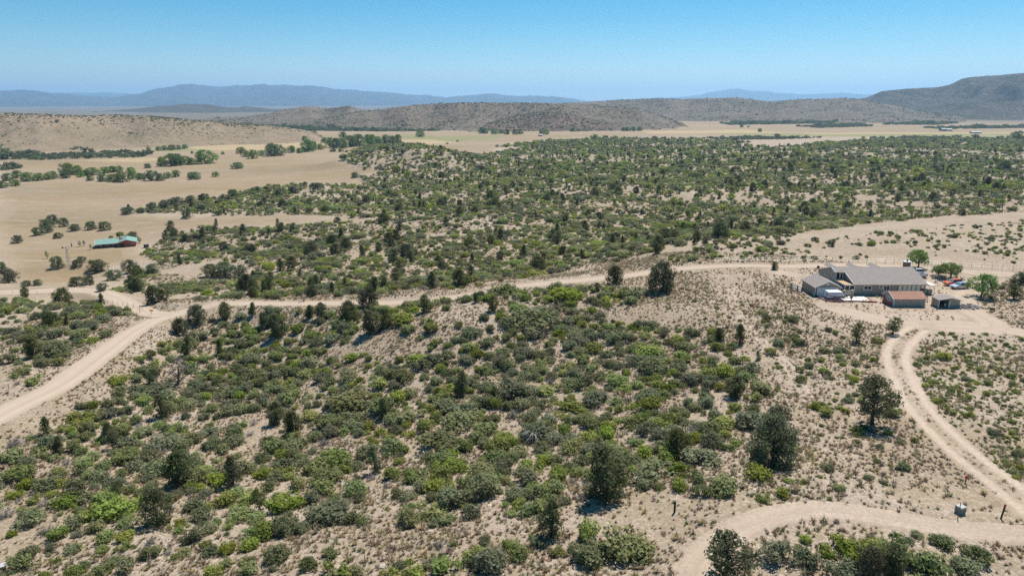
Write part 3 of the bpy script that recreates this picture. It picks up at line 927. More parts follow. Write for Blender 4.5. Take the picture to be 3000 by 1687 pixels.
SHR = {'oak': [shrub_mesh('oak_bush', 'oak_leaf', 100 + i, 1, .50 + .05 * (i % 3), 13 + i % 3, tangle=1.5) for i in range(5)],
       'manz': [shrub_mesh('manzanita_bush', 'manzanita_leaf', 200 + i, 1, .46 + .05 * (i % 3), 12 + i % 3, 180) for i in range(4)],
       'bright': [shrub_mesh('bright_bush', 'bright_leaf', 300 + i, 1, .50, 11, 180) for i in range(3)],
       'dry': [twig_bush_mesh('dry_bush', 400 + i) for i in range(3)]}
def far_bush(name, mat, seed):
    return shrub_mesh(name, mat, seed, 1, .55, 9, 30, .12)
FAR = [far_bush('far_oak', 'oak_leaf', 501), far_bush('far_oak', 'oak_leaf', 502), far_bush('far_manz', 'manzanita_leaf', 503), far_bush('far_bright', 'bright_leaf', 504), far_bush('far_oak', 'meadow_oak_leaf', 505)]
TREE = {}
for k_, (kind, leafm, nvar) in {'cone': ('cone', 'juniper_leaf', 3), 'oval': ('oval', 'juniper_leaf', 3), 'open': ('open', 'juniper_leaf', 2),
        'wide': ('round', 'juniper_leaf', 2), 'oak': ('ragged', 'meadow_oak_leaf', 4), 'cotton': ('cotton', 'tree_leaf', 3), 'yard': ('broad', 'tree_leaf', 2),
        'young': ('young', 'sapling_leaf', 2), 'dead': ('dead', 'juniper_leaf', 1)}.items():
    TREE[k_] = [tree_meshes(k_ + '_tree', kind, 700 + 13 * i + len(k_) * 31, leafm, 'grey_bark' if k_ == 'dead' else 'bark') for i in range(nvar)]
TUFT = [tuft_mesh('grass_tuft', 'grass_blade', 801), tuft_mesh('grass_tuft', 'grass_blade', 802, 20, .8, .8), tuft_mesh('brown_tuft', 'brown_blade', 803, 22, .8), tuft_mesh('brown_tuft', 'brown_blade', 805, 30, .6, .9), tuft_mesh('green_tuft', 'green_blade', 804, 30, .9)]

def joined(pair, name):
    """crown and trunk in one mesh, for far trees"""
    bm = bmesh.new()
    for i, m in enumerate(pair):
        k0 = len(bm.faces); bm.from_mesh(m); bm.faces.ensure_lookup_table()
        for f in bm.faces[k0:]: f.material_index = i
    me = bpy.data.meshes.new(name); bm.to_mesh(me); bm.free()
    for m in pair: me.materials.append(m.materials[0])
    return me
TREE1 = {k: [joined(p, k + '_tree') for p in v] for k, v in TREE.items()}

# ---------------------------------------------------------------- what nobody could count: scattered by geometry nodes
def scatter(name, label, meshes, P, idx, rot, scl):
    """one 'stuff' object that sets meshes[idx] at the points P"""
    col = bpy.data.collections.new(name + '_kinds')
    for i, m in enumerate(meshes):
        o = bpy.data.objects.new('%s_kind_%02d' % (name, i), m); col.objects.link(o)
    me = bpy.data.meshes.new(name)
    me.vertices.add(len(P)); me.vertices.foreach_set('co', np.asarray(P, np.float32).ravel())
    a = me.attributes.new('pick', 'INT', 'POINT'); a.data.foreach_set('value', np.asarray(idx, np.int32))
    a = me.attributes.new('turn', 'FLOAT_VECTOR', 'POINT'); a.data.foreach_set('vector', np.asarray(rot, np.float32).ravel())
    a = me.attributes.new('size', 'FLOAT_VECTOR', 'POINT'); a.data.foreach_set('vector', np.asarray(scl, np.float32).ravel())
    ng = bpy.data.node_groups.new(name, 'GeometryNodeTree')
    ng.interface.new_socket('Geometry', in_out='INPUT', socket_type='NodeSocketGeometry')
    ng.interface.new_socket('Geometry', in_out='OUTPUT', socket_type='NodeSocketGeometry')
    N, L = ng.nodes, ng.links
    gi, go = N.new('NodeGroupInput'), N.new('NodeGroupOutput')
    ci = N.new('GeometryNodeCollectionInfo'); ci.inputs['Collection'].default_value = col
    ci.inputs['Separate Children'].default_value = True; ci.inputs['Reset Children'].default_value = True
    ip = N.new('GeometryNodeInstanceOnPoints'); ip.inputs['Pick Instance'].default_value = True
    def na(nm, ty):
        q = N.new('GeometryNodeInputNamedAttribute'); q.data_type = ty; q.inputs['Name'].default_value = nm
        return q.outputs['Attribute']
    L.new(gi.outputs[0], ip.inputs['Points']); L.new(ci.outputs[0], ip.inputs['Instance'])
    L.new(na('pick', 'INT'), ip.inputs['Instance Index'])
    e2r = N.new('FunctionNodeEulerToRotation'); L.new(na('turn', 'FLOAT_VECTOR'), e2r.inputs[0])
    L.new(e2r.outputs[0], ip.inputs['Rotation']); L.new(na('size', 'FLOAT_VECTOR'), ip.inputs['Scale'])
    L.new(ip.outputs[0], go.inputs[0])
    o = link(name, me)
    md = o.modifiers.new('scatter', 'NODES'); md.node_group = ng
    tag(o, label, name.replace('_', ' '), kind='stuff')
    return o

# ---------------------------------------------------------------- trees set by hand: (photo pixel of the foot, height in photo pixels, kind, width factor)
def spots(L):
    a = np.array([(q[0], q[1]) for q in L], float)
    x, y = hit(a[:, 0], a[:, 1], H)
    z = H(x, y)
    zc = y * CP - (z - CAM_H) * SP
    return x, y, z, zc / FPX        # metres per photo pixel there

def plant_tree(name, kind, loc, height, wf, label, cat, group=None, parts=True, var=None):
    v = random.randrange(len(TREE[kind])) if var is None else var % len(TREE[kind])
    rz = random.uniform(0, 6.28)
    sc = (height * wf, height * wf, height)
    if parts:
        e = bpy.data.objects.new(name, None); COL.objects.link(e)
        e.location = loc; e.rotation_euler = (0, 0, rz); e.scale = sc
        e.empty_display_size = .2
        link('crown', TREE[kind][v][0], e); link('trunk', TREE[kind][v][1], e)
    else:
        e = link(name, TREE1[kind][v], None, loc, rz, sc)
    tag(e, label, cat, group)
    return e

PLANTED = []   # x, y, radius: kept clear of random bushes
def grow(L, name, cat, label, group, parts=True):
    X, Y, Z, mpp = spots(L)
    for i, q in enumerate(L):
        h = q[2] * mpp[i] / math.cos(PITCH + math.atan((q[1] - CY) / FPX)) * .97
        lab = q[5] if len(q) > 5 else (label(q) if callable(label) else label)
        plant_tree(name, q[3], (X[i], Y[i], Z[i] - .02), h, q[4] if len(q) > 4 else 1.0, lab, cat, group(q) if callable(group) else group, parts)
        PLANTED.append((X[i], Y[i], h * .3 * (q[4] if len(q) > 4 else 1)))

JUN_NEAR = [  # below the gravel road
 (522,1418,95,'oval',1.0),(684,1420,85,'cone',1.0),(466,1533,98,'oval',1.05),(344,1460,52,'open',.8),(763,1493,60,'open',.9),
 (480,1221,72,'cone',1.25),(139,1274,55,'cone',1.0),(325,1290,58,'oval',.8),(332,1315,55,'open',.7),(170,1327,52,'cone',1.1),
 (809,1242,65,'oval',.9),(858,1274,75,'oval',.85),(1129,1221,55,'oval',.9),(1101,1383,78,'cone',.85),(1352,1157,72,'cone',1.1),
 (447,1128,50,'open',.9),(550,1042,60,'cone',.9),(641,1038,46,'cone',.9),(530,975,45,'wide',.9),
 (1784,1452,145,'oval',1.05,'tallest dark juniper, its shadow on bare ground above the near track'),
 (1614,1570,108,'cone',1.1),
 (2262,1357,132,'wide',.80,'big rounded dense juniper with foliage down to the ground'),
 (2147,1161,62,'oval',1.15),(1980,1335,80,'wide',.8),
 (2554,1242,140,'open',1.0,'lone juniper with a bare trunk on open grass, dark shadow below'),
 (2167,1007,60,'cone',.95),(2221,1054,29,'cone',1.0),(2109,995,38,'oval',1.1),(1628,917,44,'cone',1.0),(1621,862,24,'cone',1.2),(1749,852,26,'oval',1.1),
 (2130,1690,118,'open',1.35,'wide open crowned juniper beside the bend of the near track'),
 (2540,1692,92,'oval',.95),(2613,1685,88,'oval',1.0)]
JUN_ROAD = [(578,949,58,'wide',.85),(662,934,52,'oval',.9),(739,921,38,'cone',1.1),(778,962,48,'oval',1.0),
 (1084,901,62,'wide',.85),(1024,939,60,'wide',.85),(1089,973,70,'oval',1.1),(1134,957,56,'oval',.95),(943,931,47,'oval',1.0),(906,932,41,'oval',.9),(819,985,70,'oval',1.05),
 (1250,914,52,'oval',1.05),(1395,886,29,'cone',1.1),(1443,911,47,'oval',.95),(1799,832,56,'wide',.8),(1942,852,86,'wide',.85,'large juniper pair of crowns on the bank beside the gravel road')]
JUN_PAST = [(1123,846,37,'oval',.95),(1159,825,44,'oval',.9),(1011,842,31,'cone',1.2),(878,816,29,'cone',1.1),(1013,731,36,'wide',.95),(1384,770,31,'cone',1.0),(999,697,30,'cone',1.1),(822,793,38,'cone',1.2),
 (740,861,46,'oval',1.0),(775,858,39,'cone',1.0),(449,888,54,'wide',.8),(480,883,38,'oval',1.0),(185,895,54,'wide',.85),(141,947,41,'open',.9),(195,952,36,'cone',.8),(298,894,37,'cone',.9),(76,871,32,'oval',1.0),
 (1926,743,35,'oval',1.1),(1864,710,31,'cone',1.1),(1793,717,35,'oval',.9),(1825,715,26,'cone',1.0),(1754,672,26,'cone',1.1),(2035,717,25,'cone',1.2),(2066,718,25,'oval',1.2),(2041,707,33,'oval',1.0),(1973,706,26,'oval',1.1),(1704,759,32,'cone',1.0),
 (633,673,34,'cone',.9),(500,681,36,'oval',1.0),(724,852,52,'wide',.8),(1430,583,22,'cone',1.1),(1570,640,24,'cone',1.1),(1690,600,20,'cone',1.2),(1462,615,22,'oval',1.1),(1800,600,18,'cone',1.2),
 (2204,560,24,'wide',.9),(2240,552,26,'wide',.9),(2315,500,20,'wide',.9),(2585,520,18,'wide',.9),(2470,555,24,'oval',1.2),(2440,508,22,'wide',.9),(2745,512,22,'wide',.9),(2700,530,24,'wide',.9),(2660,536,18,'wide',.8),(2945,500,30,'wide',1.1),(2890,545,28,'oval',1.2),(2915,560,26,'wide',.9),(2940,565,24,'wide',.8),(2870,575,22,'oval',1.0),(2820,560,20,'wide',.9),(2790,575,22,'oval',1.1),(2640,560,20,'oval',1.2),(2480,548,18,'wide',.9),(2300,600,20,'cone',1.2),(2380,600,20,'oval',1.2),(2050,570,18,'oval',1.2)]
SH = {'cone': 'pointed', 'oval': 'upright', 'open': 'open branched', 'wide': 'broad rounded', 'dead': 'grey half dead', 'oak': 'rounded', 'cotton': 'leafy', 'young': 'young', 'yard': 'leafy'}
jl = lambda where: (lambda q: '%s dark juniper %s' % (SH[q[3]], where))
jg = lambda where: (lambda q: '%s junipers %s' % (SH[q[3]], where))
grow(JUN_NEAR, 'juniper', 'juniper', jl('standing among bushes on the near slope'), jg('on the near slope'))
grow(JUN_ROAD, 'juniper', 'juniper', jl('close to the lower edge of the gravel road'), jg('below the road edge'))
grow(JUN_PAST, 'juniper', 'juniper', jl('in the brush beyond the gravel road'), jg('beyond the gravel road'))
grow([(522,1128,82,'dead',1.0,'grey half dead juniper with bare twigs on the near slope')], 'juniper', 'juniper', '', None)
grow([(890,882,26,'dead',.9,'small bare grey tree at the far edge of the gravel road')], 'juniper', 'juniper', '', None)
OAKS = [(51,712,24,'oak',1.1),(113,689,25,'oak',1.3),(141,681,22,'oak',1.2),(138,668,28,'oak',1.2),(158,656,28,'oak',1.1),(189,664,27,'oak',1.0),(219,676,20,'oak',1.7),(168,698,17,'oak',1.4),(270,672,25,'oak',1.2),(306,675,27,'oak',1.2),
 (371,628,22,'oak',1.6),(413,624,14,'oak',1.6),(450,620,29,'oak',.9),(484,611,26,'oak',1.2),(172,785,36,'oak',1.0),(224,783,24,'oak',1.1),(238,770,20,'oak',1.2),(284,795,36,'oak',1.4),(382,799,39,'oak',1.0),(447,802,30,'oak',1.2),
 (335,821,32,'oak',1.4),(224,838,28,'oak',1.5),(264,834,30,'oak',.9),(26,830,44,'oak',1.0),(9,796,30,'oak',.9),(620,812,40,'oak',1.2),(660,808,44,'oak',1.3),(700,812,38,'oak',1.2),(388,702,24,'oak',1.4),
 (300,852,24,'oak',1.3),(80,838,18,'oak',1.3),(110,836,18,'oak',1.3),(500,602,20,'oak',1.2),(520,598,22,'oak',1.4),(560,594,22,'oak',1.3),(600,590,24,'oak',1.2),(680,580,26,'oak',1.1),(660,588,20,'oak',1.5),(750,566,20,'oak',1.4),(820,575,24,'oak',1.2),(860,566,20,'oak',1.3),(930,555,20,'oak',1.4),(1040,520,16,'oak',1.4),(545,640,22,'oak',1.3),(590,618,20,'oak',1.5)]
grow(OAKS, 'oak_tree', 'oak', 'round dark green oak on dry grass at the meadow edge', 'oaks at the meadow edge', True)
z180 = lambda L: [(a / 2.576, 180 + b / 2.576, c / 2.576 * .98, 'cotton', d) for a, b, c, d in L]
COTTON_A = z180([(20,955,55,1.1),(115,940,50,1.3),(200,905,70,1.2),(290,900,60,1.3),(360,892,55,1.3),(410,884,60,1.1),(500,882,55,1.1),(525,850,88,1.2),(590,855,75,1.0),(610,874,40,1.2),(680,900,45,1.1),(705,858,60,1.6),(790,845,52,1.4),(850,838,50,1.2),(900,832,46,1.2),(780,905,60,1.3),(870,908,62,1.2),(925,910,80,1.1),(1000,885,90,.8),(1060,890,50,1.3),(1140,900,82,1.1),(1215,900,60,1.0),(1270,882,50,1.0),(1325,872,55,1.1),(1470,890,60,1.4),(1435,880,46,1.0),(1630,870,40,1.1),(1805,808,50,1.6),(1115,805,36,1.3),(60,900,60,1.3),(130,880,60,1.2),(660,862,46,1.3)])
COTTON_B = z180([(1215,792,75,.8),(1300,790,100,1.0),(1345,786,95,.9),(1400,780,70,1.0),(1450,780,56,1.0),(1550,770,108,1.2)])
COTTON_C = z180([(1120,670,26,1.1),(1195,675,36,1.0),(1245,672,38,1.1),(1290,670,42,1.2),(1350,666,36,1.1),(1390,660,34,1.1),(1685,702,22,1.2),(1450,696,20,1.0)])
COTTON_D = z180([(1825,695,50,1.3),(1855,720,48,1.1),(1905,735,72,.9),(1975,712,44,1.1),(2050,715,100,.9),(2100,712,90,1.0),(2200,690,56,1.0),(2260,692,40,1.2),(2300,605,44,1.1),(2325,682,95,1.0),(2360,670,70,1.0),(2420,665,46,1.1)]) + \
 [(700 + a / 2.08, 380 + b / 2.08, c / 2.08, 'cotton', d) for a, b, c, d in [(520,82,36,1.0),(560,108,62,1.0),(595,112,62,.9),(630,114,66,.8),(680,106,72,1.0),(735,102,76,.9),(790,97,70,.9),(815,92,64,.8),(850,90,50,1.0),(890,86,56,1.0),(940,86,50,.9),(970,83,56,.7),(640,48,36,1.2),(575,135,22,1.6),(620,135,20,1.6),(740,128,16,1.3),(655,138,14,1.5)]]
z1 = lambda L: [(1000 + a / 2.576, 180 + b / 2.576, c / 2.576, 'cotton', d) for a, b, c, d in L]
COTTON_E = z1([(590,570,52,1.1),(1055,546,52,.7),(1085,546,42,1.0),(1155,550,42,1.2),(1200,546,32,1.2),(1250,552,42,1.0),(1310,552,42,1.0),(1350,549,42,1.0),(1505,552,40,.7),(1550,552,40,1.1),(1745,530,28,1.4),(1785,530,16,1.2),(2130,526,30,1.4),(2160,526,34,1.2),(2210,526,36,1.2),(2250,526,36,1.0),(3020,498,26,1.0),(3070,498,14,1.2),(3157,532,26,1.1),(800,624,12,1.8),(875,606,12,1.6)])
grow(COTTON_A, 'cottonwood', 'tree', 'green leafy tree in the long row along the meadow wash', 'trees along the meadow wash', True)
grow(COTTON_B, 'cottonwood', 'tree', 'green cottonwood in the clump at the bare sandy wash', 'clump by the sandy wash', True)
grow(COTTON_C, 'cottonwood', 'tree', 'small green tree in the short row before the bare bench', 'short row before the bench', False)
grow(COTTON_D, 'cottonwood', 'tree', 'tall green cottonwood of the grove beside the brushy knoll', 'grove beside the knoll', True)
grow(COTTON_E, 'cottonwood', 'tree', 'far cottonwood standing in the open fields before the hills', 'trees in the far fields', False)
# round the buildings
grow([(2508,1001,58,'open',.75,'slim young juniper on a thin trunk below the yard track'),(2615,979,53,'open',1.0,'small two stemmed tree with a round crown beside the yard track')], 'yard_tree', 'tree', '', None)
grow([(2873,870,68,'yard',1.0,'broad leafy tree with forked pale trunk beside the silver car')], 'yard_tree', 'tree', '', None)
grow([(2785,815,46,'yard',1.25,'wide green tree shading the orange car'),(2748,808,33,'yard',1.1,'smaller green tree next to the wide tree by the orange car')], 'yard_tree', 'tree', '', None)
grow([(2970,877,46,'open',1.1,'thin crowned tree on the grass at the edge of the yard')], 'yard_tree', 'tree', '', None)
grow([(2269,790,25,'oval',1.1,'small round tree alone beside the road to the house')], 'yard_tree', 'tree', '', None)
grow([(2990,830,34,'oak',1.0,'dark bush like tree on the grass beyond the silver car')], 'yard_tree', 'tree', '', None)
tx, ty, tz = 112.5, 184.0, 0
plant_tree('yard_tree', 'yard', (tx, ty, H(tx, ty)[0]), 5.2, .95, 'green tree rising behind the roof of the long grey house', 'tree')
grow([(2436,721,22,'oak',.9,'lone grey green bush tree on the sand beyond the fence')], 'yard_tree', 'bush', '', None)
grow([(235,722,17,'young',1.1),(248,720,17,'young',1.0),(267,731,17,'young',.9),(140,758,24,'young',.8),(410,712,18,'young',1.3)], 'sapling', 'sapling', 'young tree planted in the dry yard of the green roofed house', 'saplings round the green roofed house')
grow([(351,697,18,'yard',1.2,'bright green tree rising behind the green metal roof')], 'yard_tree', 'tree', '', None)
grow([(325,700,10,'yard',1.2,'low green shrub tree just behind the green metal roof')], 'yard_tree', 'tree', '', None)
grow([(210,722,11,'cone',.6,'thin dark cypress beside the gate of the green roofed house')], 'yard_tree', 'tree', '', None)

# ---------------------------------------------------------------- bushes of the brush land
CAND = []   # x, y, z, width, species, zone, distance
pl = np.array(PLANTED)
def add_scrub():
    out = []
    for zi, (poly, cov, wid, jun) in enumerate(SCRUB):
        P = np.array(poly, float)
        # a box in direction and distance that holds the polygon
        X, Y = hit(P[:, 0], np.maximum(P[:, 1], 345), H)
        a = np.arctan2(X, Y); r = np.hypot(X, Y)
        a0, a1, r0, r1 = a.min() - .02, a.max() + .02, r.min() * .9, min(r.max() * 1.12, 3200)
        rm = math.sqrt(r0 * r1)
        grow_f = 1.0
        area = (a1 - a0) * (r1 * r1 - r0 * r0) / 2
        cover = -math.log(1 - cov)
        nn = int(cover * area / (math.pi / 4 * wid * wid * .8) * 1.9)
        nn = min(nn, 130000)
        aa = rng.uniform(a0, a1, nn); rr = np.sqrt(rng.uniform(r0 * r0, r1 * r1, nn))
        x, y = rr * np.sin(aa), rr * np.cos(aa)
        z = H(x, y)
        px, py, zc = project(x + fbm(x / 12, y / 12, 2, 5) * 3, y + fbm(x / 12, y / 12, 2, 6) * 4, z)
        keep = inpoly(px, py, poly)
        # clumps and open strips
        pat = fbm(x / 13, y / 13, 3, 40 + zi) + .6 * fbm(x / 55, y / 40, 3, 44)
        keep &= rng.uniform(0, 1, nn) < np.clip(.78 + pat * .95, .08, 1.0)
        qa, qb = x * .83 + y * .56, -x * .56 + y * .83          # worn diagonal strips down the slopes
        strip = np.abs(fbm(qa / 55, qb / 13, 3, 47))
        keep &= (strip > .055) | (rng.uniform(0, 1, nn) < .25) | (r1 > 900)
        for bp, left in BARE:
            keep &= ~(inpoly(px, py, bp) & (rng.uniform(0, 1, nn) > left))
        keep &= ~inpoly(px, py, CLEAR)
        x, y, z, px, py, zc = (q[keep] for q in (x, y, z, px, py, zc))
        far = np.hypot(x, y)
        w = wid * np.exp(rng.normal(-.03, .42, len(x))) * (1 + .25 * sstep(250, 900, far))
        rd = road_dist(x, y)
        ok = (rd > w * .36 + .1) & (rng.uniform(0, 1, len(x)) > .38 * sstep(330, 850, far))
        # keep thinning with distance: fewer, each a bit wider
        out.append(np.stack([x, y, z, w, np.full(len(x), zi), far, px, py, zc], 1)[ok])
    return np.concatenate(out)
S = add_scrub()
def thin(S, f=.37):
    """bushes keep their distance from each other"""
    order = rng.permutation(len(S)); cell = {}; keep = np.zeros(len(S), bool)
    xs, ys, ws = S[:, 0].tolist(), S[:, 1].tolist(), S[:, 3].tolist()
    for i in order.tolist():
        x, y, w = xs[i], ys[i], ws[i]
        cx, cy = int(x // 4), int(y // 4)
        ok = True
        for a in (cx - 1, cx, cx + 1):
            for b in (cy - 1, cy, cy + 1):
                for j in cell.get((a, b), ()):
                    q = f * (w + ws[j])
                    if (xs[j] - x) ** 2 + (ys[j] - y) ** 2 < q * q: ok = False; break
                if not ok: break
            if not ok: break
        if ok:
            keep[i] = True; cell.setdefault((cx, cy), []).append(i)
    return S[keep]
S = thin(S)
print('bushes', len(S))
n_s = len(S)
sp = rng.uniform(0, 1, n_s)
patch = fbm(S[:, 0] / 18, S[:, 1] / 18, 2, 91)
zi_ = S[:, 4].astype(int)
jun_share = np.array([q[3] for q in SCRUB])[zi_]
spec = np.where(sp < .52 - .35 * patch, 0, np.where(sp < .85 - .15 * patch, 1, np.where(sp < .91, 2, 3)))     # oak, manzanita, bright, dry
spec = np.where(np.isin(zi_, (17, 18)), np.where(sp < .25, 0, np.where(sp < .5, 1, np.where(sp < .85, 2, 3))), spec)
spec = np.where(np.isin(zi_, (5, 6, 7, 8, 9, 22, 23, 24, 25, 26)), 0, spec)
spec = np.where((S[:, 5] > 600) & (spec == 2), 1, spec)
isj = rng.uniform(0, 1, n_s) < jun_share * (1 + .8 * sstep(300, 900, S[:, 5]))
spec = np.where(isj, 4, spec)
# nothing inside a planted tree or under its trunk
near = np.nonzero((S[:, 5] < 500))[0]
bad = np.zeros(n_s, bool)
d2 = (S[near, 0][:, None] - pl[None, :, 0]) ** 2 + (S[near, 1][:, None] - pl[None, :, 1]) ** 2
bad[near] = (d2 < (pl[None, :, 2] * .8 + .25 * S[near, 3][:, None]) ** 2).any(1)
S, spec = S[~bad], spec[~bad]
appar = S[:, 3] / S[:, 8]
inview = (S[:, 6] > -20) & (S[:, 6] < 3020) & (S[:, 7] < 1720) & (S[:, 7] > 250)

ZONE = {10: 'on the brushy near slope', 11: 'on the flat left of the gravel road', 12: 'below the bare bench at the near track', 13: 'on the sand at the outer side of the near track',
        14: 'below the bare bench at the near track', 15: 'on the bare sandy bench', 16: 'on the open sandy slope below the yard', 17: 'on the grassy slope past the wheel track', 18: 'on the open sandy slope below the yard',
        19: 'on the sand behind the roadside fence', 20: 'on the sand behind the roadside fence', 21: 'on the open grass by the cars', 0: 'in the brush beyond the gravel road'}
KIND = {0: ('scrub_oak', 'oak', 'grey green scrub oak bush'), 1: ('manzanita_bush', 'manz', 'rounded leafy green bush'), 2: ('bright_bush', 'bright', 'bright yellow green bush'), 3: ('dry_bush', 'dry', 'dry grey twiggy bush')}
single = np.zeros(len(S), bool)
MARKS = []
for mx_, my_, ml in ((1784,1452,'the tallest juniper'),(2262,1357,'the big rounded juniper'),(2554,1242,'the lone juniper'),(1563,1288,'the arching dead branches'),(522,1128,'the grey half dead juniper'),(1976,1500,'the dark weathered post'),
        (2812,1502,'the pale lidded cabinet'),(2130,1688,'the juniper at the track bend'),(1942,852,'the juniper pair on the road bank'),(1200,985,'the bare sandy knoll'),(522,1418,'the stout juniper'),(2167,1007,'the slim juniper below the yard'),
        (1100,1383,'the slender pointed juniper'),(1614,1570,'the pointed juniper by the bench'),(480,1221,'the pointed juniper mid slope'),(819,985,'the junipers below the road'),(1352,1157,'the pointed juniper on the spur'),(140,1274,'the juniper by the road edge'),(2000,900,'the bare upper spur'),(900,1560,'the bare sandy bench')):
    q_ = spot(mx_, my_); MARKS.append((q_[0], q_[1], ml))
FARM = []
for mx_, my_, ml in ((1013,731,'the round juniper beyond the road'),(345,722,'the green roofed house'),(480,890,'the road junction'),(1170,470,'the brushy knoll'),(2000,738,'the sandy rise'),(2500,700,'the fence behind the house'),(660,808,'the wide oak clump past the road'),
        (950,560,'the meadow edge'),(1160,828,'the roadside junipers'),(1500,700,'the middle brush'),(1900,620,'the broad brush flat'),(2600,560,'the far right brush flat'),(1450,560,'the brush flat'),(830,700,'the sandy strip by the meadow'),(1750,740,'the road bank junipers')):
    q_ = spot(mx_, my_); FARM.append((q_[0], q_[1], ml.replace('far right ', 'farther ')))
def far_zone(x, y):
    dl = [((x - q[0]) ** 2 + (y - q[1]) ** 2) / (q[0] ** 2 + q[1] ** 2) for q in FARM]
    return 'near ' + FARM[int(np.argmin(dl))][2]
for k, (nm, key, lab) in KIND.items():
    c = np.nonzero((spec == k) & inview & (S[:, 5] < 420))[0]
    c = c[np.argsort(-appar[c])][:290]
    single[c] = True
    for i in c:
        v = random.randrange(len(SHR[key]))
        w = S[i, 3] * (.62 if k == 3 else 1.18)
        hgt = w * random.uniform(.75, 1.15) / max(1, (w / 3.0)) ** .5
        o = link(nm, SHR[key][v], None, (S[i, 0], S[i, 1], S[i, 2] - .05), random.uniform(0, 6.28), (w, w * random.uniform(.8, 1.15), hgt))
        zn = ZONE.get(int(S[i, 4]), 'in the brush beyond the gravel road')
        if zn.endswith('near slope') or zn.endswith('near track'):
            dl = [(S[i, 0] - q[0]) ** 2 + (S[i, 1] - q[1]) ** 2 for q in MARKS]; j = int(np.argmin(dl))
            if dl[j] < 16 ** 2: zn = ('close to ' if dl[j] < 7 ** 2 else 'near ') + MARKS[j][2]
        if zn.endswith('beyond the gravel road'): zn = far_zone(S[i, 0], S[i, 1])
        size_w = 'large ' if w > 4.0 else ('small ' if w < 2.6 else 'middle sized ')
        tag(o, '%s%s %s' % (size_w, lab, zn), 'bush', '%s%ss %s' % (size_w, lab.rsplit(' ', 1)[0] + ' bushe', zn))
c = np.nonzero((spec == 4) & inview)[0]
c = c[np.argsort(-appar[c])][:170]
single[c] = True
for i in c:
    kd = random.choice(['cone', 'oval', 'wide', 'oval'])
    hh = random.uniform(3.0, 5.6)
    e = plant_tree('juniper', kd, (S[i, 0], S[i, 1], S[i, 2] - .05), hh, random.uniform(.9, 1.2), '%s %s dark juniper in the brush %s' % ('tall' if hh > 4.4 else 'low', SH[kd], far_zone(S[i, 0], S[i, 1])), 'juniper', '%s %s junipers %s' % ('tall' if hh > 4.4 else 'low', SH[kd], far_zone(S[i, 0], S[i, 1])), False)

def pack(sel):
    rot = np.zeros((len(sel), 3)); rot[:, 2] = rng.uniform(0, 6.28, len(sel))
    return rot
rest = np.nonzero(~single & (spec < 4))[0]
nearr = rest[S[rest, 5] < 420]; farr = rest[S[rest, 5] >= 420]
meshes = SHR['oak'] + SHR['manz'] + SHR['bright'] + SHR['dry']
off = np.array([0, 5, 9, 12]); cnt = np.array([5, 4, 3, 3])
idx = off[spec[nearr]] + (rng.integers(0, 1000, len(nearr)) % cnt[spec[nearr]])
w = S[nearr, 3] * np.where(spec[nearr] == 3, .6, 1.18)
scatter('brush', 'low brush filling the gaps between the larger bushes', meshes, S[nearr, :3] - np.array([0, 0, .05]), idx, pack(nearr), np.stack([w, w * rng.uniform(.8, 1.15, len(w)), w * rng.uniform(.75, 1.1, len(w)) / np.maximum(1, w / 3) ** .5], 1))
fr_ = rng.uniform(0, 1, len(farr))
idx = np.where(spec[farr] == 1, np.where(fr_ < .7, 2, 3), np.where(fr_ < .5, 0, np.where(fr_ < .72, 1, np.where(fr_ < .9, 2, 4))))
idx = np.where(np.isin(S[farr, 4].astype(int), (5, 6, 7, 8, 9, 22, 23, 24, 25, 26)), 4, idx)
w = S[farr, 3] * 1.2
scatter('far_brush', 'far dark brush covering the rolling land and valley strips', FAR, S[farr, :3] - np.array([0, 0, .1]), idx, pack(farr), np.stack([w, w, w * rng.uniform(.7, 1.05, len(w))], 1))
jr = np.nonzero(~single & (spec == 4))[0]
hh = rng.uniform(3.0, 6.0, len(jr))
scatter('far_junipers', 'small dark junipers dotted through the far brush', TREE1['cone'][:2] + TREE1['oval'][:2] + TREE1['wide'][:1], S[jr, :3] - np.array([0, 0, .1]), rng.integers(0, 5, len(jr)), pack(jr), np.stack([hh * 1.1, hh * 1.1, hh], 1))

# ---------------------------------------------------------------- dry grass
nG = 150000
aa = rng.uniform(-.74, .74, nG); rr = np.sqrt(rng.uniform(38 ** 2, 215 ** 2, nG))
x, y = rr * np.sin(aa), rr * np.cos(aa)
z = H(x, y)
px, py, zc = project(x, y, z)
keep = (rng.uniform(0, 1, nG) < np.clip(.5 + .9 * fbm(x / 11, y / 11, 3, 55), .06, 1)) & ~(inpoly(px, py, CLEAR) & (rng.uniform(0, 1, nG) > .22)) & ~(inpoly(px, py, MEADOW) & (rr > 190))
x, y, z, px, py = x[keep], y[keep], z[keep], px[keep], py[keep]
rd = road_dist(x, y)
wt = [q for q in road_lines if q[0] == 'wheel_track'][0][1]
wd = np.concatenate([np.sqrt(((x[c:c + 20000, None] - wt[None, :, 0]) ** 2 + (y[c:c + 20000, None] - wt[None, :, 1]) ** 2).min(1)) for c in range(0, len(x), 20000)])
keep = (rd > .1 + rng.uniform(0, .8, len(x)) ** 2) | ((wd < .75) & (rng.uniform(0, 1, len(x)) < .8))
x, y, z, px, py = x[keep], y[keep], z[keep], px[keep], py[keep]
pick = rng.uniform(0, 1, len(x))
gz = inpoly(px, py, SCRUB[17][0])
pk = np.where(pick < .34, 0, np.where(pick < .58, 1, np.where(pick < .78, 2, np.where(pick < .95, 3, 4))))
pk = np.where(gz & (pick > .75), 4, pk)
hh = .30 * np.exp(rng.normal(0, .33, len(x))) * np.where(pk == 4, 1.15, 1.0)
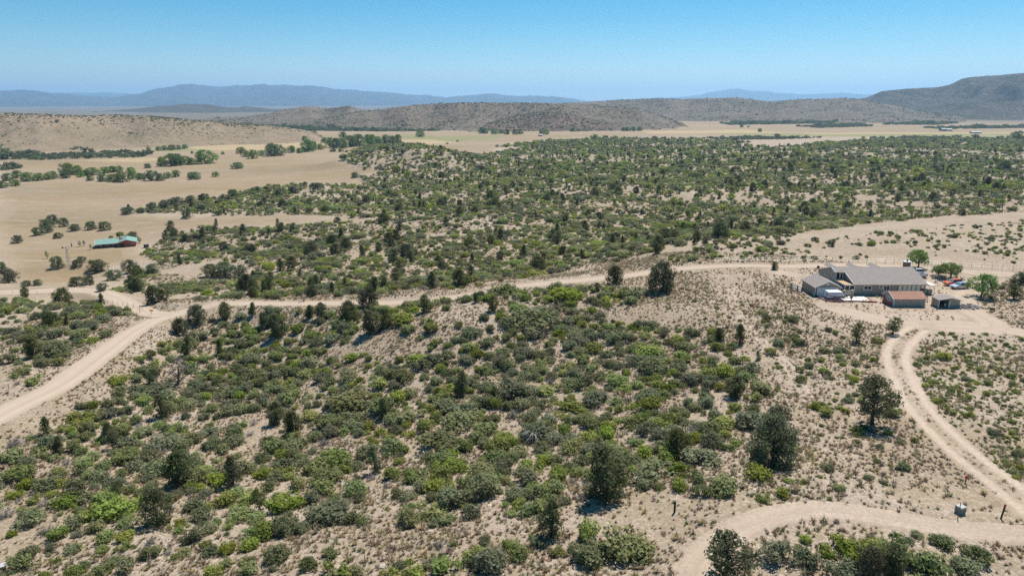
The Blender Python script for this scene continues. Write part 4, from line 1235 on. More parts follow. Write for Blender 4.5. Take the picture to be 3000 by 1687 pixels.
scatter('dry_grass', 'dry straw coloured grass tufts all over the sandy ground', TUFT, np.stack([x, y, z - .01], 1), pk, np.stack([0 * x, 0 * x, rng.uniform(0, 6.28, len(x))], 1), np.stack([hh * 1.3, hh * 1.3, hh], 1))

# ---------------------------------------------------------------- brush on the hills
hp, hw_ = [], []
for nm, cnt_, wid, crest in (('left_bench', 5200, 3.0, .65), ('center_hill', 8000, 4.2, .1), ('rocky_knob', 2600, 4.2, .1), ('mesa_hill', 4000, 4.5, .1), ('far_hill', 6000, 5.5, .1)):
    X, Y, Z, U = HILLS[nm]
    a, b = X.shape
    i = rng.uniform(1, a - 2.01, cnt_); 
    j = rng.uniform(1, b * .58, cnt_)
    cr = rng.uniform(0, 1, cnt_) < crest
    j = np.where(cr, b * .5 - np.abs(rng.normal(0, b * .07, cnt_)), j); j = np.clip(j, 1, b - 2.01)
    ii, jj = i.astype(int), j.astype(int); fi, fj = i - ii, j - jj
    def bl(A): return (A[ii, jj] * (1 - fi) + A[ii + 1, jj] * fi) * (1 - fj) + (A[ii, jj + 1] * (1 - fi) + A[ii + 1, jj + 1] * fi) * fj
    x, y, z = bl(X), bl(Y), bl(Z)
    k_ = rng.uniform(0, 1, cnt_) < np.clip(.5 + 1.3 * fbm(x / 160, y / 160, 3, 71), .05, 1)
    hp.append(np.stack([x, y, z - .3], 1)[k_]); hw_.append(wid * np.exp(rng.normal(0, .35, int(k_.sum()))))
hp, hw_ = np.concatenate(hp), np.concatenate(hw_)
scatter('hill_brush', 'dark bushes dotted over the distant brown hills', FAR, hp, rng.choice([4, 4, 4, 0], len(hp)), pack(hp), np.stack([hw_, hw_, hw_ * .8], 1))

# ---------------------------------------------------------------- loose stones
def stone(seed):
    g = np.random.default_rng(seed); bm = bmesh.new(); bmesh.ops.create_icosphere(bm, subdivisions=1, radius=1)
    for v in bm.verts: v.co *= g.uniform(.7, 1.2); v.co.z *= .6
    me = bpy.data.meshes.new('stone'); bm.to_mesh(me); bm.free(); me.materials.append(MATS['stone_pale']); return me
plain('stone_pale', (.48, .40, .33), .9, .1, .35, 5)
nS = 16000
aa = rng.uniform(-.74, .74, nS); rr = np.sqrt(rng.uniform(40 ** 2, 190 ** 2, nS)); x, y = rr * np.sin(aa), rr * np.cos(aa)
k_ = (rng.uniform(0, 1, nS) < np.clip(.35 + 1.2 * fbm(x / 7, y / 7, 3, 66), .03, 1)) & (road_dist(x, y) > -.3)
x, y = x[k_], y[k_]; sz = .10 * np.exp(rng.normal(0, .5, len(x)))
scatter('stones', 'pale loose stones strewn over the sandy slopes', [stone(1), stone(2), stone(3)], np.stack([x, y, H(x, y)], 1), rng.integers(0, 3, len(x)), pack(x), np.stack([sz, sz, sz], 1))

# grass between the bushes farther out
nG = 80000
aa = rng.uniform(-.72, .72, nG); rr = np.sqrt(rng.uniform(190 ** 2, 470 ** 2, nG)); x, y = rr * np.sin(aa), rr * np.cos(aa); z = H(x, y)
px, py, zc = project(x, y, z)
k_ = inpoly(px, py, SCRUB[0][0]) & (rng.uniform(0, 1, nG) < np.clip(.55 + fbm(x / 20, y / 20, 3, 58), .05, 1))
x, y, z = x[k_], y[k_], z[k_]; k_ = road_dist(x, y) > .4; x, y, z = x[k_], y[k_], z[k_]
hh = .5 * np.exp(rng.normal(0, .3, len(x)))
scatter('dry_grass', 'dry grass and low green growth between the bushes beyond the road', TUFT, np.stack([x, y, z], 1), rng.choice([0, 1, 2, 3, 4, 4], len(x)), pack(x), np.stack([hh * 1.7, hh * 1.7, hh], 1))

# ---------------------------------------------------------------- building materials
def siding_mat(name, c, step=.18):
    t = NT(name, .8, .2)
    w_ = t.wave(1.0, t.scaled(t.obj(), (0, 0, 1 / step / 6.28 * 3.14)), 0.0, 'Z')
    n_ = t.ramp(t.noise(1.3, 5, .7), .3, .7)
    cc = t.mix(n_, tuple(x * .86 for x in c), tuple(x * 1.1 for x in c))
    cc = t.mix(t.ramp(w_, 0, .15, .35, 0), cc, tuple(x * .55 for x in c))
    t.color(cc); t.bump(w_, .3, .01)
def shingle_mat(name, c):
    t = NT(name, .95, .1)
    v1 = t.ramp(t.noise(2.2, 5, .8), .35, .65)
    sp_ = t.voro(5.5, t.scaled(t.obj(), (1, 1.6, 1)), 'Color')
    g_ = t.N.new('ShaderNodeSeparateColor'); t.L.new(sp_, g_.inputs[0])
    cc = t.mix(g_.outputs[0], tuple(x * .78 for x in c), tuple(x * 1.18 for x in c))
    cc = t.mix(t.math('MULTIPLY', v1, .4), cc, tuple(x * .72 for x in c))
    t.color(cc); t.bump(g_.outputs[1], .4, .02)
siding_mat('grey_siding', (.36, .335, .275))
siding_mat('tan_siding', (.34, .28, .215))
siding_mat('red_siding', (.42, .115, .075), .25)
shingle_mat('grey_shingle', (.30, .262, .235))
shingle_mat('red_shingle', (.40, .225, .165))
plain('white_paint', (.78, .78, .76), .6, .3, .05)
plain('pale_blind', (.78, .75, .62), .6, .3, .08)
plain('dark_timber', (.075, .045, .035), .8, .2, .2)
plain('red_timber', (.25, .055, .04), .7, .2, .2)
plain('red_paint', (.45, .05, .035), .6, .3, .15)
plain('orange_deck', (.47, .30, .155), .8, .2, .15)
plain('concrete', (.66, .63, .57), .9, .1, .06, .8)
plain('tan_block', (.40, .31, .21), .9, .1, .15, 4)
plain('chimney_brick', (.24, .15, .115), .9, .1, .2, 8)
plain('log_wood', (.46, .41, .355), .9, .1, .3, 5)
plain('log_dark', (.15, .115, .09), .9, .1, .3, 5)
plain('grey_wood', (.20, .17, .145), .9, .1, .3, 5)
plain('black_rubber', (.02, .02, .02), .8, .2, .1)
plain('dark_cloth', (.015, .015, .022), .9, .1, .1)
plain('steel', (.45, .46, .47), .4, .5, .1, 3, .8)
plain('rusty_steel', (.24, .09, .045), .8, .2, .3, 9)
plain('warning_yellow', (.75, .33, .03), .5, .3, .08)
plain('stone_brown', (.155, .11, .095), .9, .1, .4, 3)
plain('rock', (.42, .335, .27), .9, .1, .3, 5)
def metal_roof(name, c):
    t = NT(name, .45, .4)
    w_ = t.wave(1.0, t.scaled(t.obj(), (1.1, 0, 0)), 0, 'X')
    t.color(t.mix(t.ramp(w_, .8, 1), t.mix(t.ramp(t.noise(.5, 4), .3, .7), tuple(x * .88 for x in c), c), tuple(x * .75 for x in c)))
metal_roof('green_metal', (.22, .37, .30))
metal_roof('grey_metal', (.34, .35, .35))
plain('weathered_lid', (.42, .41, .38), .8, .2, .12)
plain('grey_box', (.20, .20, .18), .8, .2, .15)
def glass_mat(name, c, rough=.08):
    t = NT(name, rough, .6)
    t.color(c)
glass_mat('dark_glass', (.012, .016, .02))
glass_mat('sky_glass', (.10, .20, .23), .15)
def car_paint(name, c, metal=0.0):
    t = NT(name, .35, .5)
    t.b.inputs['Coat Weight'].default_value = .6; t.b.inputs['Metallic'].default_value = metal
    t.color(t.mix(t.ramp(t.noise(3, 3), .3, .7), tuple(x * .93 for x in c), c))
car_paint('white_car', (.75, .76, .78)); car_paint('orange_car', (.62, .10, .02)); car_paint('silver_car', (.45, .48, .54), .5)

def root(name, label, cat, loc=(0, 0, 0), rotz=0.0, group=None):
    e = bpy.data.objects.new(name, None); COL.objects.link(e)
    e.location = loc; e.rotation_euler = (0, 0, rotz); e.empty_display_size = .3
    return tag(e, label, cat, group)

def frame_of(o, s, n_):
    """box maker on a wall: along s, up z, out along n"""
    o, s, n_ = Vector(o), Vector(s), Vector(n_)
    def mk(mb, s0, s1, z0, z1, d0, d1, mi=0):
        c = [o + s * a + n_ * d + Vector((0, 0, z)) for z in (z0, z1) for a, d in ((s0, d1), (s1, d1), (s1, d0), (s0, d0))]
        f = [(0, 3, 2, 1), (4, 5, 6, 7), (0, 1, 5, 4), (1, 2, 6, 5), (2, 3, 7, 6), (3, 0, 4, 7)]
        if s.cross(Vector((0, 0, 1))).dot(n_) < 0: f = [tuple(reversed(q)) for q in f]
        mb.add(c, f, mi)
    return mk

def window(parent, mk, s0, s1, z0, z1, cols=2, rows=1, fw=.09, glass='dark_glass', fmat='white_paint', name='window'):
    mb = MB()
    mk(mb, s0, s1, z0, z0 + fw, .0, .06); mk(mb, s0, s1, z1 - fw, z1, .0, .06)
    mk(mb, s0, s0 + fw, z0 + fw, z1 - fw, .0, .06); mk(mb, s1 - fw, s1, z0 + fw, z1 - fw, .0, .06)
    iw, ih = (s1 - s0 - 2 * fw), (z1 - z0 - 2 * fw)
    m = fw * .6
    for i in range(1, cols):
        c = s0 + fw + iw * i / cols; mk(mb, c - m / 2, c + m / 2, z0 + fw, z1 - fw, .0, .055)
    w = mb.build(name, fmat, parent)
    for i in range(cols):
        for j in range(rows):
            p = MB()
            a0 = s0 + fw + iw * i / cols + (m / 2 if i else 0); a1 = s0 + fw + iw * (i + 1) / cols - (m / 2 if i < cols - 1 else 0)
            b0 = z0 + fw + ih * j / rows; b1 = z0 + fw + ih * (j + 1) / rows - (m if j < rows - 1 else 0)
            mk(p, a0, a1, b0, b1, .004, .022)
            p.build('pane', glass, w)
    return w

def slab(mb, quad, th, mi=0):
    """roof plane: four corners, thickness downwards"""
    q = [Vector(v) for v in quad]; d = Vector((0, 0, -th))
    mb.add(q + [v + d for v in q], [(0, 1, 2, 3), (7, 6, 5, 4), (0, 4, 5, 1), (1, 5, 6, 2), (2, 6, 7, 3), (3, 7, 4, 0)], mi)

def prism_x(mb, prof, x0, x1, mi=0):
    """profile in (y, z) pushed from x0 to x1"""
    k = len(prof)
    V = [(x0, y, z) for y, z in prof] + [(x1, y, z) for y, z in prof]
    F = [tuple(range(k)), tuple(range(2 * k - 1, k - 1, -1))] + [(i + k, (i + 1) % k + k, (i + 1) % k, i) for i in range(k)]
    mb.add(V, F, mi)
def prism_y(mb, prof, y0, y1, mi=0):
    k = len(prof)
    V = [(x, y0, z) for x, z in prof] + [(x, y1, z) for x, z in prof]
    F = [tuple(range(k)), tuple(range(2 * k - 1, k - 1, -1))] + [(i + k, (i + 1) % k + k, (i + 1) % k, i) for i in range(k)]
    mb.add(V, F, mi)

FRONT = ((1, 0, 0), (0, -1, 0)); LEFT = ((0, 1, 0), (-1, 0, 0)); RIGHT = ((0, 1, 0), (1, 0, 0))

# ---------------------------------------------------------------- the long grey house
hs = root('ranch_house', 'long grey house with shingle roof, glazed porch and upper sunroom', 'house', (82.7, 159.2, 0))
mb = MB(); prism_x(mb, [(0, -.3), (0, 2.7), (7.3, 5.1), (14.6, 2.7), (14.6, -.3)], 0, 17.1)
prism_x(mb, [(5.2, -.3), (5.2, 4.40), (7.3, 5.09), (14.59, 2.69), (14.59, -.3)], -2.3, -.003)
mb.build('wall', 'grey_siding', hs)
mb = MB()
k = 2.4 / 7.3
slab(mb, [(-.35, -.5, 2.86 - .5 * k), (17.6, -.5, 2.86 - .5 * k), (17.6, 7.3, 5.26), (-.35, 7.3, 5.26)], .13)
slab(mb, [(-2.7, 4.8, 2.86 + 4.8 * k), (-.36, 4.8, 2.86 + 4.8 * k), (-.36, 7.3, 5.26), (-2.7, 7.3, 5.26)], .13)
slab(mb, [(-2.7, 7.305, 5.26), (17.6, 7.305, 5.26), (17.6, 15.1, 2.70), (-2.7, 15.1, 2.70)], .13)
rf = mb.build('roof', 'grey_shingle', hs)
for x in (-.4, 5.2, 10.7):
    mb = MB(); prism_y(mb, [(x - 1.1, 4.15), (x, 4.78), (x + 1.1, 4.15)], 9.8, 14.2)
    mb.build('dormer', 'grey_shingle', rf)
mb = MB(); mb.box(-.36, 17.61, -.56, -.5, 2.52, 2.71); mb.build('gutter', 'tan_block', hs)
mb = MB(); mb.bar((-.4, -.5, 2.72), (-.4, 5.2, 4.55), .06, .2); mb.bar((-2.74, 4.8, 4.42), (-2.74, 7.3, 5.2), .06, .2); mb.bar((-2.74, 7.3, 5.2), (-2.74, 15.1, 2.64), .06, .2)
mb.build('fascia', 'white_paint', hs)
mb = MB(); mb.box(17.3, 18.7, 10, 11, -.2, 5.75); ch = mb.build('chimney', 'chimney_brick', hs)
mb = MB(); mb.box(17.15, 18.85, 9.85, 11.15, 5.752, 5.95); mb.build('cap', 'white_paint', ch)
mb = MB(); mb.tube([(18, 10.5, 5.951), (18, 10.5, 6.4)], .2, 8); mb.build('flue', 'dark_timber', ch)
fr = frame_of((0, 0, 0), *FRONT)
window(hs, fr, 2.2, 4.2, 1.25, 2.35, 2, 1, .15); window(hs, fr, 5.95, 6.75, 1.6, 2.35, 2, 1, .13); window(hs, fr, 7.0, 8.55, 1.0, 2.4, 2, 1, .15)
for i in range(6):
    a = 10.55 + i * 1.09
    w_ = window(hs, fr, a, a + 1.0, .85, 2.5, 1, 2, .06, 'pale_blind', 'grey_siding', 'porch_window')
mb = MB(); fr(mb, 15.75 + .3, 15.75 + 1.2, .95, 1.6, .07, .12); mb.build('window_screen', 'dark_glass', hs)
for i in range(7):
    mb = MB(); fr(mb, 10.46 + i * 1.09, 10.54 + i * 1.09, .1, 2.6, .0, .09); mb.build('porch_post', 'grey_wood', hs)
mb = MB(); mb.box(17.1, 17.2, -.06, -.001, .0, 2.6); mb.box(0, .1, -.06, -.001, 0, 2.6); mb.build('corner_trim', 'white_paint', hs)
lf = frame_of((-2.3, 0, 0), *LEFT)
window(hs, lf, 9.2, 11.2, 1.35, 2.3, 3)
# upper sunroom glazing
for a in (5.25, 6.28): window(hs, lf, a, a + 1.0, 2.68, 4.30, 1, 2, .08, 'dark_glass', 'white_paint', 'sunroom_window')
uf = frame_of((-2.3, 5.2, 0), *FRONT)
window(hs, uf, 0.03, .95, 2.66, 4.3, 1, 2, .08, name='sunroom_window'); window(hs, uf, .98, 1.75, 2.58, 4.25, 1, 1, .13, name='sunroom_door'); window(hs, uf, 1.78, 2.27, 2.66, 4.3, 1, 2, .08, name='sunroom_window')
# ground floor sunroom under a flat deck
mb = MB(); mb.box(-2.35, -.005, .0, 5.19, -.3, .5); mb.build('sunroom_base', 'grey_siding', hs)
mb = MB(); mb.box(-2.28, -.006, .08, 5.18, .5, 2.38); mb.build('sunroom_interior', 'dark_timber', hs)
mb = MB(); mb.box(-2.5, -.36, -.15, 5.185, 2.53, 2.60); mb.build('deck_roof', 'orange_deck', hs)
mb = MB(); mb.box(-2.56, -2.5, -.21, 5.185, 2.40, 2.64); mb.box(-2.5, -.02, -.21, -.15, 2.40, 2.64); mb.build('deck_edge', 'white_paint', hs)
sl = frame_of((-2.32, 0, 0), *LEFT); sf = frame_of((-2.35, .0, 0), *FRONT)
for i in range(6): window(hs, sl, .02 + i * .86, .86 + i * .86, .5, 2.38, 1, 1, .07, name='sunroom_window')
for i in range(2): window(hs, sf, .03 + i * 1.16, 1.15 + i * 1.16, .5, 2.38, 1, 1, .08, name='sunroom_window')
# side awning and its deck
mb = MB(); slab(mb, [(17.12, .2, 2.62), (19.75, .2, 2.30), (19.75, 5.2, 2.30), (17.12, 5.2, 2.62)], .07); mb.build('awning', 'white_paint', hs)
for x, y in ((18.4, .35), (19.6, .35), (19.6, 5.0)):
    mb = MB(); mb.box(x, x + .09, y, y + .09, 0, 2.28); mb.build('awning_post', 'white_paint', hs)
mb = MB(); mb.box(17.13, 19.3, .6, 5.1, -.2, .75); mb.build('side_deck', 'grey_wood', hs)
mb = MB(); mb.box(17.13, 19.3, .55, .595, .0, 1.25); mb.build('deck_screen', 'grey_siding', hs)
mb = MB(); mb.tube([(-2.4, 14.0, 2.4), (-2.9, 14.0, 2.9), (-2.9, 14.0, 3.6)], .035, 6); mb.tube([(-2.9, 13.95, 3.6), (-2.95, 13.7, 3.7)], [.38, .30], 10); mb.build('dish', 'dark_timber', hs)

# ---------------------------------------------------------------- garage
ga = root('garage', 'grey gabled garage with a white door beside the long house', 'garage', (72.7, 158.0, 0))
mb = MB(); prism_y(mb, [(0, -.4), (0, 2.25), (3.05, 3.65), (6.1, 2.25), (6.1, -.4)][::-1], 0, 7.4); mb.build('wall', 'tan_siding', ga)
mb = MB()
slab(mb, [(-.35, -.3, 2.24), (3.05, -.3, 3.80), (3.05, 7.7, 3.80), (-.35, 7.7, 2.24)], .12)
slab(mb, [(3.055, -.3, 3.80), (6.45, -.3, 2.24), (6.45, 7.7, 2.24), (3.055, 7.7, 3.80)], .12)
mb.build('roof', 'grey_shingle', ga)
mb = MB(); mb.bar((-.35, -.34, 2.15), (3.05, -.34, 3.71), .06, .17); mb.bar((3.05, -.34, 3.71), (6.45, -.34, 2.15), .06, .17); mb.build('fascia', 'white_paint', ga)
mb = MB(); mb.box(-.03, .12, -.05, -.003, -.3, 2.2); mb.box(5.98, 6.13, -.05, -.003, -.3, 2.2); mb.build('corner_trim', 'white_paint', ga)
gf = frame_of((0, 0, 0), *FRONT)
mb = MB(); gf(mb, .55, .67, -.1, 2.16, 0, .05); gf(mb, 5.43, 5.55, -.1, 2.16, 0, .05); gf(mb, .67, 5.43, 2.04, 2.16, 0, .05)
gd = mb.build('garage_door', 'white_paint', ga)
for i in range(4):
    mb = MB(); gf(mb, .68, 5.42, -.1 + i * .53, .41 + i * .53, .005, .03); mb.build('panel', 'white_paint', gd)
mb = MB(); gf(mb, 2.8, 3.05, 2.75, 3.2, 0, .03); gf(mb, 3.1, 3.3, 2.75, 3.2, 0, .03); mb.build('vent', 'white_paint', ga)

# ---------------------------------------------------------------- patio, low timbers, posts, hammock, trailer
def flat_poly(name, pix, top, mat, label, cat, thick=.25):
    a = np.array(pix, float); X, Y = at_drop(a[:, 0], a[:, 1], CAM_H - top)
    mb = MB(); k_ = len(pix)
    V = [(X[i], Y[i], top) for i in range(k_)] + [(X[i], Y[i], top - thick) for i in range(k_)]
    mb.add(V, [tuple(range(k_)), tuple(range(2 * k_ - 1, k_ - 1, -1))] + [(i, i + k_, (i + 1) % k_ + k_, (i + 1) % k_) for i in range(k_)])
    me = mb.mesh(name, mat)
    bm = bmesh.new(); bm.from_mesh(me); bmesh.ops.recalc_face_normals(bm, faces=bm.faces); bm.to_mesh(me); bm.free()
    o = link(name, me)
    return X, Y, o
PX_, PY_, o = flat_poly('patio', [(2391,866), (2419,882), (2557,884.5), (2527,866)], .10, 'concrete', '', '')
tag(o, kind='structure')
bx = root('timber_border', 'low dark red timber edging along the white concrete patio', 'edging')
for (a, b) in (((PX_[0] - .1, PY_[0] + .3), (PX_[1] - .1, PY_[1] - .1)), ((PX_[1] - .1, PY_[1] - .12), (PX_[1] + 6.4, PY_[1] - .16)), ((PX_[1] + 6.45, PY_[1] - .16), (PX_[2] + .8, PY_[2] - .3))):
    mb = MB(); mb.bar((*a, .14), (*b, .14), .22, .34); mb.build('timber', 'red_timber', bx)
p1 = (PX_[1], PY_[1] - .3); p2 = (PX_[1] + 5.8, PY_[1] - .3)
for p in (p1, p2):
    mb = MB(); mb.box(p[0] - .07, p[0] + .07, p[1] - .07, p[1] + .07, -.5, 2.05)
    tag(mb.build('hammock_post', 'red_timber'), 'dark red post at %s end of the black hammock' % ('the trailer' if p is p1 else 'the slab'), 'post')
mb = MB()
k_ = 14
for i in range(k_):
    def hp(j):
        f = j / k_; sag = 1.75 - .62 * math.sin(math.pi * f); w = .05 + .38 * math.sin(math.pi * f)
        x = p1[0] + (p2[0] - p1[0]) * f
        return (x, p1[1] - w, sag + .1 * math.sin(math.pi * f)), (x, p1[1] + w, sag + .1 * math.sin(math.pi * f)), (x, p1[1], sag)
    a, b = hp(i), hp(i + 1)
    mb.add([a[0], b[0], b[2], a[2]], [(0, 1, 2, 3)]); mb.add([a[2], b[2], b[1], a[1]], [(0, 1, 2, 3)])
    mb.add([Vector(v) - Vector((0, 0, .04)) for v in (a[0], b[0], b[2], a[2])], [(3, 2, 1, 0)]); mb.add([Vector(v) - Vector((0, 0, .04)) for v in (a[2], b[2], b[1], a[1])], [(3, 2, 1, 0)])
tag(mb.build('hammock', 'dark_cloth'), 'black hammock slung between two red posts', 'hammock')

tr_ = root('trailer', 'small white box trailer parked on the concrete patio', 'trailer', (PX_[1] + 1.0, PY_[1] + 1.0, .10), math.radians(2))
mb = MB(); prism_y(mb, [(0, .45), (3.5, .45), (3.9, .8), (3.9, 1.2), (3.3, 1.75), (.1, 1.75), (-.15, 1.3), (-.15, .7)], 0, 1.9); mb.build('body', 'white_car', tr_)
mb = MB(); mb.box(-.05, 3.2, -.05, 1.95, 1.752, 1.9); mb.build('roof', 'white_paint', tr_)
for y in (-.1, 1.78):
    mb = MB(); mb.tube([(1.5, y, .36), (1.5, y + .22, .36)], .36, 14); w_ = mb.build('wheel', 'black_rubber', tr_)
    yy = y - .015 if y < 0 else y + .235
    mb = MB(); mb.tube([(1.5, yy - .01, .36), (1.5, yy + .01, .36)], .2, 10); mb.build('rim', 'steel', w_)
mb = MB(); mb.bar((3.85, .5, .5), (5.1, .95, .48), .1); mb.bar((3.85, 1.4, .5), (5.1, .95, .48), .1); mb.tube([(5.0, .95, .5), (5.0, .95, .1)], .05, 6); mb.build('tongue', 'dark_timber', tr_)
mb = MB(); mb.bar((.1, -.02, .44), (3.4, -.02, .44), .06, .1); mb.build('skirt', 'dark_timber', tr_)

rl = root('patio_railing', 'white railing between tan block pillars at the patio', 'railing')
y_ = PY_[1] + 3.1
for x in (PX_[1] + 5.5, PX_[1] + 7.4):
    mb = MB(); mb.box(x, x + .5, y_, y_ + .5, -.1, 1.75); q = mb.build('pillar', 'tan_block', rl)
    mb = MB(); mb.box(x - .06, x + .56, y_ - .06, y_ + .56, 1.752, 1.85); mb.build('cap', 'tan_block', q)
for x0, x1 in ((PX_[1] + 1.0, PX_[1] + 5.48), (PX_[1] + 6.02, PX_[1] + 7.38)):
    for z in (.95, 1.55): mb = MB(); mb.bar((x0, y_ + .25, z), (x1, y_ + .25, z), .07); mb.build('rail', 'white_paint', rl)
    n_ = int((x1 - x0) / .22)
    mb = MB()
    for i in range(n_): mb.bar((x0 + (i + .5) * .22, y_ + .25, .15), (x0 + (i + .5) * .22, y_ + .25, 1.55), .03)
    mb.build('balusters', 'white_paint', rl)

lr_ = root('side_fence', 'short brown post fence with white rails behind the garage', 'fence', (70.6, 163.0, 0))
for x, y in ((0, 0), (.4, -1.6), (-1.1, 1.3)):
    mb = MB(); mb.box(x, x + .22, y, y + .22, -.5, 1.35); mb.build('post', 'dark_timber', lr_)
for a, b in (((.1, .1), (.5, -1.5)), ((.1, .1), (-1.0, 1.4))):
    for z in (.55, 1.15): mb = MB(); mb.bar((*a, z), (*b, z), .06, .3); mb.build('rail', 'white_paint', lr_)
mb = MB(); mb.box(-1.2, 1.9, -3.8, -3.6, -.6, .1); mb.build('kerb', 'red_timber', lr_)

# ---------------------------------------------------------------- red roofed shed
sh = root('storage_shed', 'grey shed with a reddish shingle roof in front of the house', 'shed', (86.9, 149.2, H(90, 150)[0] - .12))
mb = MB(); prism_x(mb, [(0, -.3), (0, 2.05), (2.25, 3.1), (4.5, 2.05), (4.5, -.3)], 0, 7.2); mb.build('wall', 'grey_siding', sh)
mb = MB(); slab(mb, [(-.25, -.35, 2.02), (7.5, -.35, 2.02), (7.5, 2.25, 3.24), (-.25, 2.25, 3.24)], .1); slab(mb, [(-.25, 2.255, 3.24), (7.5, 2.255, 3.24), (7.5, 4.85, 2.02), (-.25, 4.85, 2.02)], .1); mb.build('roof', 'red_shingle', sh)
sff = frame_of((0, 0, 0), *FRONT); sll = frame_of((0, 0, 0), *LEFT)
mb = MB(); sff(mb, -.02, 7.22, 1.60, 1.80, 0, .05); mb.build('eave_board', 'white_paint', sh)
for i in range(13):
    mb = MB(); sff(mb, .22 + i * .53, .55 + i * .53, 1.64, 1.76, .052, .08); mb.build('vent', 'dark_timber', sh)
mb = MB(); sff(mb, -.03, .13, -.2, 1.6, 0, .06); sff(mb, 7.07, 7.22, -.2, 1.6, 0, .06); mb.build('corner_trim', 'white_paint', sh)
mb = MB(); mb.bar((-.29, -.35, 1.95), (-.29, 2.25, 3.17), .05, .15); mb.bar((-.29, 2.25, 3.17), (-.29, 4.85, 1.95), .05, .15); mb.build('fascia', 'white_paint', sh)
window(sh, sll, 1.7, 2.7, 1.0, 1.95, 2, 1, .1)
mb = MB(); sll(mb, .5, 3.6, .35, .8, .0, .35); mb.build('planter', 'red_paint', sh)
for i in range(5):
    mb = MB(); sll(mb, 3.75, 4.4, .1 + i * .4, .38 + i * .4, .0, .22); mb.build('shelf_box', 'red_paint' if i % 2 else 'orange_deck', sh)

# ---------------------------------------------------------------- wood shed, wood pile, wheelbarrow
ws = root('wood_shed', 'small grey open fronted shed beside the wood pile', 'shed', (96.6, 148.3, H(98.5, 149)[0] - .08), math.radians(-4))
mb = MB()
mb.box(0, .12, 0, 3.0, -.3, 1.85); mb.box(.12, 4.6, 2.88, 3.0, -.3, 2.0); mb.box(4.48, 4.6, 0, 2.88, -.3, 1.8); mb.box(2.3, 4.48, 0, .12, -.3, 1.85); mb.box(2.3, 2.42, .12, 2.88, -.3, 2.0)
mb.build('wall', 'grey_siding', ws)
mb = MB(); slab(mb, [(-.3, -.4, 1.92), (2.6, -.4, 2.45), (2.6, 3.3, 2.45), (-.3, 3.3, 1.92)], .1); slab(mb, [(2.605, -.4, 2.45), (4.95, -.4, 1.88), (4.95, 3.3, 1.88), (2.605, 3.3, 2.45)], .1); mb.build('roof', 'grey_shingle', ws)
mb = MB(); prism_y(mb, [(2.3, 1.85), (2.6, 2.32), (4.6, 1.85)][::-1], .02, .1); mb.build('gable', 'grey_siding', ws)
for x in (.0, 2.28):
    mb = MB(); mb.box(x - .02, x + .14, -.05, -.005, -.3, 1.85); mb.build('post', 'white_paint', ws)
mb = MB(); mb.box(.5, 1.5, 1.0, 2.0, -.1, .7); mb.build('stored_box', 'dark_timber', ws)
mb = MB(); mb.box(1.6, 2.1, .6, 1.1, -.1, .9); mb.build('stored_bin', 'steel', ws)
wp = root('wood_pile', 'heap of cut logs and branches beside the small shed', 'wood pile', (103.3, 148.2, H(103.3, 148.2)[0]))
LOGM = []
for i in range(4):
    mb = MB(); L_ = (1.5, 1.1, .8, 1.9)[i]; r_ = (.09, .11, .13, .07)[i]
    mb.tube([(-L_ / 2, 0, 0), (0, .05, .02), (L_ / 2, 0, 0)], [r_, r_ * .95, r_ * .8], 6); LOGM.append(mb.mesh('log', 'log_dark' if i == 2 else 'log_wood'))
g_ = np.random.default_rng(5)
for i in range(170):
    a, d = g_.uniform(0, 6.28), math.sqrt(g_.uniform(0, 1))
    x, y = math.cos(a) * d * 3.1, math.sin(a) * d * 1.7
    z = max(.06, .95 * (1 - d) * g_.uniform(.6, 1.1))
    o = link('log', LOGM[i % 4], wp, (x, y, z)); o.rotation_euler = (g_.uniform(-.2, .2), g_.uniform(-.3, .3), g_.uniform(0, 3.14))
wb = root('wheelbarrow', 'dark wheelbarrow tipped beside the wood pile', 'wheelbarrow', (106.8, 145.3, H(106.8, 145.3)[0]), .5)
mb = MB(); mb.add([(-.4, -.25, .35), (.3, -.25, .35), (.3, .25, .35), (-.4, .25, .35), (-.55, -.36, .72), (.5, -.36, .72), (.5, .36, .72), (-.55, .36, .72)], [(0, 3, 2, 1), (0, 1, 5, 4), (1, 2, 6, 5), (2, 3, 7, 6), (3, 0, 4, 7)]); mb.build('tray', 'dark_glass', wb)
mb = MB(); mb.tube([(.75, -.05, .2), (.75, .05, .2)], .2, 12); mb.build('wheel', 'black_rubber', wb)
for y in (-.25, .25): mb = MB(); mb.tube([(.75, y * .3, .2), (.1, y, .33), (-1.0, y * 1.2, .6)], .025, 5); mb.tube([(-.35, y, .34), (-.4, y, .0)], .025, 5); mb.build('handle', 'steel', wb)

